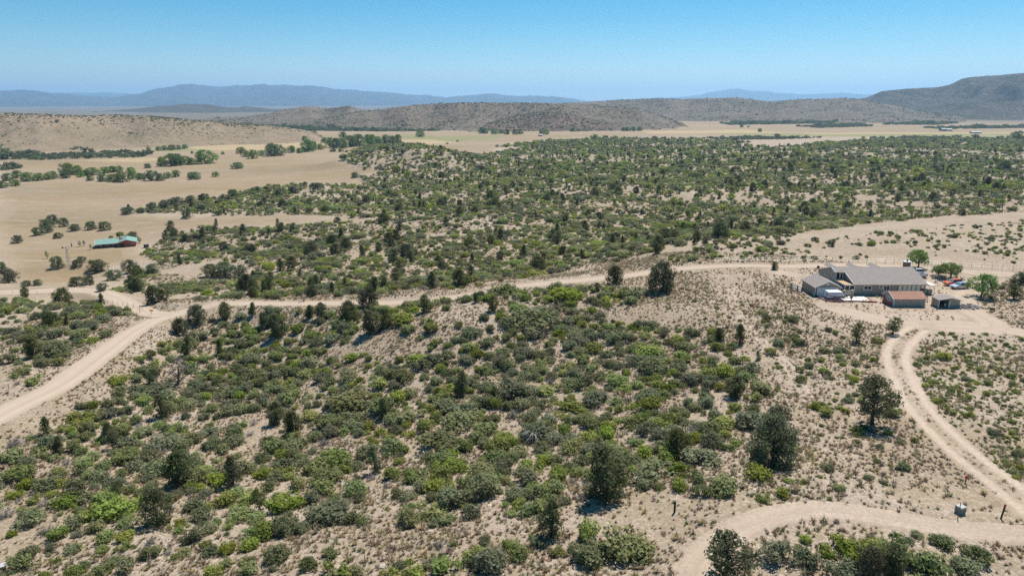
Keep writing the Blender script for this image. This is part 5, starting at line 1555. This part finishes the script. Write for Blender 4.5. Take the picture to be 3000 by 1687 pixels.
# ---------------------------------------------------------------- cars
def car(label, paint, loc, rz, kind):
    e = root('parked_car' if kind != 'pickup' else 'pickup_truck', label, 'car' if kind != 'pickup' else 'truck', loc, rz)
    L_, W, R = (4.5, .9, .35) if kind != 'pickup' else (5.7, .98, .40)
    mb = MB()
    if kind != 'pickup':
        prism_y(mb, [(-2.2, .32), (2.1, .30), (2.25, .55), (2.2, .78), (1.95, .90), (1.0, 1.02), (-2.0, 1.05), (-2.25, .9), (-2.28, .5)][::-1], -W, W)
    else:
        prism_y(mb, [(-2.8, .45), (2.6, .42), (2.85, .6), (2.85, 1.0), (2.65, 1.12), (1.2, 1.18), (-.55, 1.18), (-.55, .72), (-2.85, .72)][::-1], -W, W)
    body = mb.build('body', paint, e)
    if kind == 'pickup':
        for y0, y1 in ((-W, -W + .09), (W - .09, W)):
            mb = MB(); mb.box(-2.85, -.56, y0, y1, .722, 1.2); mb.build('bed_side', paint, e)
        mb = MB(); mb.box(-2.92, -2.855, -W, W, .62, 1.2); mb.build('tailgate', paint, e)
        mb = MB(); mb.box(-3.0, -2.8, -W, W, .38, .6); mb.build('bumper', 'steel', e)
        cab = [(-.55, 1.18), (1.25, 1.18), (.55, 1.82), (-.45, 1.82)]
    else:
        cab = [(-2.05, 1.04), (1.05, 1.02), (.25, 1.58), (-1.75, 1.62)]
    tw = W - .22
    def cabv(s):
        return [(x, (W - .04 if z < 1.3 else tw) * s, z) for x, z in cab]
    V = cabv(-1) + cabv(1)
    mb = MB(); mb.add(V, [(0, 1, 2, 3), (7, 6, 5, 4), (0, 4, 5, 1), (1, 5, 6, 2), (2, 6, 7, 3), (3, 7, 4, 0)]); mb.build('cabin', paint, e)
    def lerp(p, q, f): return tuple(p[i] + (q[i] - p[i]) * f for i in range(3))
    def pane(name, a, b, c, d, out, mat='dark_glass'):
        a, b, c, d = (Vector(v) for v in (a, b, c, d)); m = (a + b + c + d) / 4; o3 = Vector(out) * .012
        q = [v + (m - v) * .1 + o3 for v in (a, b, c, d)]; q2 = [v - o3 * 1.6 for v in q]
        mb = MB(); mb.add(q + q2, [(0, 1, 2, 3), (7, 6, 5, 4), (0, 4, 5, 1), (1, 5, 6, 2), (2, 6, 7, 3), (3, 7, 4, 0)]); mb.build(name, mat, e)
    pane('windshield', V[1], V[5], V[6], V[2], (.6, 0, .7), 'sky_glass')
    pane('rear_window', V[4], V[0], V[3], V[7], (-.8, 0, .5))
    for s, o_ in ((-1, 0), (1, 4)):
        v = V[o_:o_ + 4]
        f = .52
        pane('side_window', v[0], lerp(v[0], v[1], f), lerp(v[3], v[2], f), v[3], (0, s, .3)); pane('side_window', lerp(v[0], v[1], f), v[1], v[2], lerp(v[3], v[2], f), (0, s, .3))
    wbx = 1.35 if kind != 'pickup' else 1.75
    for x in (-wbx, wbx):
        for s in (-1, 1):
            mb = MB(); mb.tube([(x, s * (W - .2), R), (x, s * (W + .02), R)], R, 16); w_ = mb.build('wheel', 'black_rubber', e)
            mb = MB(); mb.tube([(x, s * (W + .0), R), (x, s * (W + .03), R)], R * .6, 10); mb.build('rim', 'steel', w_)
    fx, bx_ = (2.2, -2.27) if kind != 'pickup' else (2.84, -2.93)
    zl = .72 if kind != 'pickup' else .9
    for s in (-1, 1):
        mb = MB(); mb.box(fx - .1, fx + .04, s * .62 - .17, s * .62 + .17, zl - .07, zl + .09); mb.build('headlight', 'white_paint', e)
        mb = MB(); mb.box(bx_ - .03, bx_ + .1, s * (W - .1) - .08, s * (W - .1) + .08, zl, zl + .3); mb.build('tail_light', 'red_paint', e)
        mb = MB(); xm = .75 if kind != 'pickup' else .95; mb.box(xm, xm + .12, s * (W + .08) - .09, s * (W + .08) + .09, 1.05, 1.22); mb.build('mirror', paint, e)
    return e
x, y, z = spot(2705, 813)
car('white pickup truck parked behind the end of the long house', 'white_car', (x, y + 2.4, z), math.radians(86), 'pickup')
x, y, z = spot(2790, 835); car('orange car parked under the wide green tree', 'orange_car', (x, y, z), math.radians(190), 'suv')
x, y, z = spot(2811, 845); sc_ = car('silver car with roof rack parked beside the orange car', 'silver_car', (x, y, z), math.radians(190), 'suv')
for s in (-.5, .5): mb = MB(); mb.bar((-1.6, s, 1.68), (.1, s, 1.66), .05); mb.build('roof_rail', 'dark_timber', sc_)

# ---------------------------------------------------------------- fences
def fence(pix, step, h, label, mat='grey_wood', w=.07, wires=2, world=None, cat='fence'):
    if world is None:
        a = np.array(pix, float); X, Y = hit(a[:, 0], a[:, 1], H)
    else: X, Y = (np.array(q, float) for q in zip(*world))
    d = np.concatenate([[0], np.cumsum(np.hypot(np.diff(X), np.diff(Y)))])
    k_ = max(2, int(d[-1] / step) + 1)
    s_ = np.linspace(0, d[-1], k_); x = np.interp(s_, d, X); y = np.interp(s_, d, Y); z = H(x, y)
    e = root('wire_fence', label, cat, (x[0], y[0], z[0]))
    base = MB(); base.tube([(0, 0, -.3), (0, 0, h)], [w * .55, w * .45], 5); m = base.mesh('post', mat)
    for i in range(k_):
        o = link('post', m, e, (x[i] - x[0], y[i] - y[0], z[i] - z[0]), random.uniform(0, 3)); o.scale = (1, 1, random.uniform(.9, 1.1)); o.rotation_euler = (random.uniform(-.05, .05), random.uniform(-.05, .05), 0)
    for q in range(wires):
        zz = h * (.45 + .45 * q / max(1, wires - 1))
        mb = MB(); mb.tube([(x[i] - x[0], y[i] - y[0], z[i] - z[0] + zz) for i in range(k_)], .007, 3, 0, False); mb.build('wire', 'steel', e)
    return e
fence([(2090,768),(2300,768),(2500,767),(2700,776),(2850,785),(3030,797)], 2.4, 1.3, 'wire fence on thin posts along the far side of the road behind the house', 'dark_timber', .08)
fence([(418,908),(385,935),(340,965),(300,990),(230,1030),(150,1078),(60,1125),(-30,1170)], 4.0, 1.3, 'wire fence on thin posts along the left side of the gravel road', 'grey_wood', .1)
fence([(300,888),(340,893),(375,900),(410,905)], 3.2, 1.25, 'short wire fence beside the side road junction', 'grey_wood', .1)
fence([(0,858),(50,860),(110,862)], 3.0, 1.2, 'wire fence at the far edge of the side road', 'grey_wood', .08)
gt = root('pipe_gate', 'low brown pipe gate at the mouth of the side road', 'gate', spot(440, 893))
for i, x in enumerate((-.8, 2.4, 5.4)):
    mb = MB(); mb.tube([(x, i * .35, -.2), (x, i * .35, 1.15)], .07, 6); mb.build('post', 'rusty_steel', gt)
for z in (.55, 1.0): mb = MB(); mb.tube([(-.8, 0, z), (2.4, .35, z), (5.4, .7, z)], .045, 5); mb.build('rail', 'rusty_steel', gt)

# ---------------------------------------------------------------- signs, posts, cabinets along the roads
def sign(px, py, h, w, hh, label, diamond):
    e = root('road_sign', label, 'sign', spot(px, py))
    mb = MB(); mb.bar((0, 0, -.2), (0, 0, h), .07); mb.build('post', 'grey_wood', e)
    mb = MB()
    P_ = [(0, -hh), (w, 0), (0, hh), (-w, 0)] if diamond else [(-w, -hh), (w, -hh), (w, hh), (-w, hh)]
    prism_y(mb, [(a, h - .1 + b) for a, b in P_][::-1], -.07, -.04); mb.build('plate', 'warning_yellow', e)
sign(445, 922, 1.3, .48, .2, 'low orange board sign at the road junction', False)
sign(557, 899, 1.6, .38, .38, 'yellow diamond road sign at the edge of the gravel road', True)

def post(px, py, h, w, mat, label, tilt=(0, 0), capm=None):
    e = root('marker_post', label, 'post', spot(px, py)); e.rotation_euler = (tilt[0], tilt[1], .3)
    mb = MB(); mb.box(-w / 2, w / 2, -w / 2, w / 2, -.3, h); mb.build('stake', mat, e)
    if capm: mb = MB(); mb.box(-w * .62, w * .62, -w * .62, w * .62, h - .22, h + .01); mb.build('painted_tip', capm, e)
post(1976, 1500, 1.35, .16, 'dark_cloth', 'dark weathered post standing alone on the grass above the near track')
post(2932, 1520, 1.7, .13, 'dark_timber', 'leaning brown post with a red tip beside the near track', (-.05, .22), 'red_paint')
post(2806, 1518, 1.9, .06, 'grey_wood', 'thin pole in front of the pale lidded cabinet')
vx = root('standpipe', 'rusty standpipe in the grass beside the wheel track', 'pipe', spot(2828, 1414))
mb = MB(); mb.tube([(0, 0, -.2), (0, 0, .75)], .07, 8); mb.build('pipe', 'rusty_steel', vx)
mb = MB(); mb.tube([(-.16, 0, .75), (.16, 0, .75)], .11, 8); mb.tube([(0, 0, .75), (0, 0, 1.0)], .09, 8); mb.build('valve', 'red_paint', vx)
cb = root('utility_cabinet', 'grey utility cabinet with a pale lid by the near track', 'cabinet', spot(2812, 1502), .35)
mb = MB(); mb.box(-.5, .5, -.45, .45, -.2, .95); mb.build('housing', 'grey_box', cb); cb.scale = (.8, .8, .8)
mb = MB(); mb.add([(-.58, -.53, .952), (.58, -.53, .952), (.58, .53, .952), (-.58, .53, .952), (-.5, -.45, 1.1), (.5, -.45, 1.1), (.5, .45, 1.1), (-.5, .45, 1.1)], [(0, 3, 2, 1), (4, 5, 6, 7), (0, 1, 5, 4), (1, 2, 6, 5), (2, 3, 7, 6), (3, 0, 4, 7)]); mb.build('lid', 'weathered_lid', cb)
mb = MB(); mb.box(-.6, .6, -.55, .55, -.25, .04); mb.build('plinth', 'concrete', cb)
cb2 = root('meter_box', 'pale box with flat lid on the bare sandy bench', 'box', spot(2, 1668), .5)
mb = MB(); mb.box(-.55, .55, -.4, .4, -.2, .5); mb.build('housing', 'tan_block', cb2)
mb = MB(); mb.box(-.6, .6, -.45, .45, .502, .58); mb.build('lid', 'weathered_lid', cb2)
# cholla and arching shrub on the near slope
ch_ = root('cholla_cactus', 'small pale tipped cholla cactus beside the tallest juniper', 'cactus', spot(1882, 1418))
mb = MB(); mt = MB(); g_ = np.random.default_rng(9)
def br(p, d, L_, r_, dep):
    q = np.array(p) + np.array(d) * L_
    mb.tube([p, q], [r_, r_ * .85], 6)
    if dep == 0: mt.tube([q, q + np.array(d) * .1], [r_ * 1.2, r_ * .6], 6); return
    for k_ in range(3):
        d2 = np.array(d) * .6 + unit(1, g_)[0] * .8; d2[2] = abs(d2[2]) + .1; d2 /= np.linalg.norm(d2); br(q, d2, L_ * .7, r_ * .8, dep - 1)
br((0, 0, -.05), (0, 0, 1), .45, .055, 3)
mb.build('stem', 'grey_bark', ch_); mt.build('tip', 'white_paint', ch_)
ar = root('arching_shrub', 'dark spreading shrub with pale arching dead branches on the near slope', 'shrub', spot(1563, 1290))
mb = MB(); g_ = np.random.default_rng(21)
for i in range(46):
    a = g_.uniform(2.4, 5.2) if i % 3 else g_.uniform(0, 6.28); L_ = g_.uniform(1.6, 3.0); hh = g_.uniform(.8, 1.9)
    mb.tube([(0, 0, 0), (math.cos(a) * L_ * .35, math.sin(a) * L_ * .35, hh), (math.cos(a) * L_ * .75, math.sin(a) * L_ * .75, hh * .9), (math.cos(a) * L_, math.sin(a) * L_, hh * .25)], [.04, .03, .022, .01], 4, 0, False)
mb.build('branches', 'dry_twig', ar)
o = link('foliage', SHR['manz'][0], ar, (.8, .8, 0), 0, (5.2, 4.6, 4.2)); o.data = SHR['oak'][1].copy(); o.data.materials[0] = MATS['meadow_oak_leaf']

# ---------------------------------------------------------------- the green roofed house in the meadow
gx0, gy0, gz0 = spot(284.4, 727.4)
gh = root('green_roofed_house', 'red walled house with a green metal roof in the meadow', 'house', (gx0, gy0, -29.0), math.radians(26))
mb = MB(); prism_x(mb, [(0, -.5), (0, 2.35), (4.2, 3.6), (8.4, 2.35), (8.4, -.5)], 0, 13.0); mb.build('wall', 'stone_brown', gh)
mb = MB(); prism_y(mb, [(9.8, -.5), (9.8, 2.45), (14.0, 3.75), (18.2, 2.45), (18.2, -.5)][::-1], -2.2, 9.0); mb.build('gable_wall', 'red_siding', gh)
mb = MB()
slab(mb, [(-.7, -1.3, 2.15), (10.3, -1.3, 2.15), (10.3, 4.2, 3.82), (-.7, 4.2, 3.82)], .12); slab(mb, [(-.7, 4.205, 3.82), (12, 4.205, 3.82), (12, 9.2, 2.25), (-.7, 9.2, 2.25)], .12)
slab(mb, [(9.2, -2.9, 2.42), (14.0, -2.9, 3.93), (14.0, 9.4, 3.93), (9.2, 9.4, 2.42)], .12); slab(mb, [(14.005, -2.9, 3.93), (18.9, -2.9, 2.40), (18.9, 9.4, 2.40), (14.005, 9.4, 3.93)], .12)
mb.build('roof', 'green_metal', gh)
mb = MB(); mb.box(-.75, 10.2, -1.36, -1.3, 1.98, 2.16); mb.bar((-.75, -1.3, 2.08), (-.75, 4.2, 3.75), .06, .18); mb.bar((-.75, 4.2, 3.75), (-.75, 9.2, 2.18), .06, .18); mb.bar((9.2, -2.95, 2.33), (14, -2.95, 3.85), .06, .16); mb.bar((14, -2.95, 3.85), (18.9, -2.95, 2.32), .06, .16)
mb.build('fascia', 'white_paint', gh)
for i in range(6): mb = MB(); mb.box(-.5 + i * 2.0, -.36 + i * 2.0, -1.15, -1.01, -.3, 2.02); mb.build('porch_post', 'grey_wood', gh)
gfr = frame_of((0, 0, 0), *FRONT)
for a in (1.2, 4.4, 7.2): window(gh, gfr, a, a + 1.2, .9, 1.9, 2)
mb = MB(); gfr(mb, 3.0, 3.9, -.1, 1.95, 0, .05); mb.build('door', 'dark_timber', gh)
ggf = frame_of((9.8, -2.2, 0), *FRONT)
mb = MB(); ggf(mb, .3, 3.1, -.2, 2.1, 0, .03); mb.build('porch_shade_panel', 'dark_timber', gh)  # flat dark panel on the wall: the porch recess's shade put into colour
window(gh, ggf, 6.3, 7.4, 1.0, 1.9, 2)
mb = MB(); mb.box(-1.2, 18.6, -3.6, 9.4, -.6, -.18); mb.build('terrace', 'concrete', gh)
ds = root('dark_hut', 'small dark hut beside the green roofed house', 'hut', spot(429, 725), math.radians(20))
mb = MB(); mb.box(-1.1, 1.1, -.9, .9, -.3, 1.75); mb.build('wall', 'dark_timber', ds)
mb = MB(); mb.box(-1.3, 1.3, -1.1, 1.1, 1.752, 1.85); mb.build('roof', 'grey_shingle', ds)
mb = MB(); mb.box(-.3, .4, -.95, -.902, -.2, 1.5); mb.build('door', 'grey_wood', ds)

wm = root('windmill', 'small windmill on a tall lattice mast in the dry meadow', 'windmill', spot(203, 781))
hT = 8.6
for sx, sy in ((-1, -1), (1, -1), (1, 1), (-1, 1)):
    mb = MB(); mb.bar((sx * .75, sy * .75, -.2), (sx * .12, sy * .12, hT), .07); mb.build('leg', 'grey_metal', wm)
for i in range(7):
    z0_, z1_ = i * hT / 7, (i + 1) * hT / 7
    w0, w1 = .75 - .63 * z0_ / hT, .75 - .63 * z1_ / hT
    mb = MB()
    for (a, b) in (((-1, -1), (1, -1)), ((1, -1), (1, 1)), ((1, 1), (-1, 1)), ((-1, 1), (-1, -1))):
        mb.bar((a[0] * w0, a[1] * w0, z0_ + .02), (b[0] * w1, b[1] * w1, z1_), .04); mb.bar((a[0] * w1, a[1] * w1, z1_), (b[0] * w1, b[1] * w1, z1_), .04)
    mb.build('brace', 'grey_metal', wm)
mb = MB(); mb.tube([(-.3, 0, hT + .15), (.6, 0, hT + .15)], .14, 8); hub = mb.build('hub', 'dark_timber', wm)
for i in range(10):
    a = i * math.pi / 5; c, s_ = math.cos(a), math.sin(a); c2, s2 = math.cos(a + .34), math.sin(a + .34)
    mb = MB(); mb.add([(.6, c * .2, hT + .15 + s_ * .2), (.6, c * .95, hT + .15 + s_ * .95), (.72, c2 * .95, hT + .15 + s2 * .95), (.68, c2 * .2, hT + .15 + s2 * .2)] + [(.57, c * .2, hT + .15 + s_ * .2), (.57, c * .95, hT + .15 + s_ * .95), (.69, c2 * .95, hT + .15 + s2 * .95), (.65, c2 * .2, hT + .15 + s2 * .2)], [(0, 1, 2, 3), (7, 6, 5, 4), (0, 4, 5, 1), (1, 5, 6, 2), (2, 6, 7, 3), (3, 7, 4, 0)]); mb.build('blade', 'steel', hub)
mb = MB(); mb.bar((-.3, 0, hT + .15), (-1.5, 0, hT + .25), .05); mb.build('boom', 'dark_timber', wm)
mb = MB(); mb.add([(-1.2, -.015, hT), (-1.2, -.015, hT + .45), (-2.0, -.015, hT + .65), (-2.0, -.015, hT - .15), (-1.2, .015, hT), (-1.2, .015, hT + .45), (-2.0, .015, hT + .65), (-2.0, .015, hT - .15)], [(0, 1, 2, 3), (7, 6, 5, 4), (0, 4, 5, 1), (1, 5, 6, 2), (2, 6, 7, 3), (3, 7, 4, 0)]); mb.build('tail_vane', 'dark_timber', wm)

# ---------------------------------------------------------------- far ranch sheds in the valley
def barn(px, py, L_, W, h, rz, roofm, label, wallm='tan_siding'):
    e = root('barn', label, 'barn', spot(px, py), rz)
    mb = MB(); prism_x(mb, [(-W / 2, -1), (-W / 2, h), (0, h + W * .18), (W / 2, h), (W / 2, -1)], -L_ / 2, L_ / 2); mb.build('wall', wallm, e)
    mb = MB(); k_ = W * .18
    slab(mb, [(-L_ / 2 - .6, -W / 2 - .8, h), (L_ / 2 + .6, -W / 2 - .8, h), (L_ / 2 + .6, 0, h + k_ + .4), (-L_ / 2 - .6, 0, h + k_ + .4)], .2); slab(mb, [(-L_ / 2 - .6, .01, h + k_ + .4), (L_ / 2 + .6, .01, h + k_ + .4), (L_ / 2 + .6, W / 2 + .8, h), (-L_ / 2 - .6, W / 2 + .8, h)], .2); mb.build('roof', roofm, e)
    mb = MB(); mb.box(-2, 2, -W / 2 - .06, -W / 2 - .005, -.5, h * .8); mb.build('door', 'dark_timber', e)
barn(2761, 384, 12, 14, 5, .1, 'grey_metal', 'shorter of two joined pale roofed barns in the far fields')
barn(2776, 384, 18, 14, 4, .0, 'grey_metal', 'longer of two joined pale roofed barns in the far fields')
barn(2858, 391, 26, 10, 3, .0, 'grey_metal', 'low grey shed by the far green field')
barn(2997, 391, 16, 12, 5, .2, 'grey_metal', 'pale barn at the end of the far green field')
barn(1583, 399, 8, 7, 3, .3, 'grey_metal', 'small pale roofed shed beside the far cottonwoods', 'stone_brown')

# ---------------------------------------------------------------- the air between here and the far ranges
t = bpy.data.materials.new('haze_air')
t.use_nodes = True
N_, L_ = t.node_tree.nodes, t.node_tree.links
N_.clear()
o_ = N_.new('ShaderNodeOutputMaterial'); v_ = N_.new('ShaderNodeVolumePrincipled')
v_.inputs['Color'].default_value = (.42, .70, 1.0, 1)
v_.inputs['Density'].default_value = 0.000052
v_.inputs['Anisotropy'].default_value = 0.3
L_.new(v_.outputs[0], o_.inputs['Volume'])
MATS['haze_air'] = t
HB = 46000.0
b_ = [(-HB, -HB, -60), (HB, -HB, -60), (HB, HB, -60), (-HB, HB, -60), (-HB, -HB, 900), (HB, -HB, 900), (HB, HB, 900), (-HB, HB, 900)]
haze = tag(link('haze', new_mesh('haze', b_, [(0, 3, 2, 1), (4, 5, 6, 7), (0, 1, 5, 4), (1, 2, 6, 5), (2, 3, 7, 6), (3, 0, 4, 7)], ['haze_air'])), kind='stuff')
haze['label'] = 'pale blue haze over the far ranges'
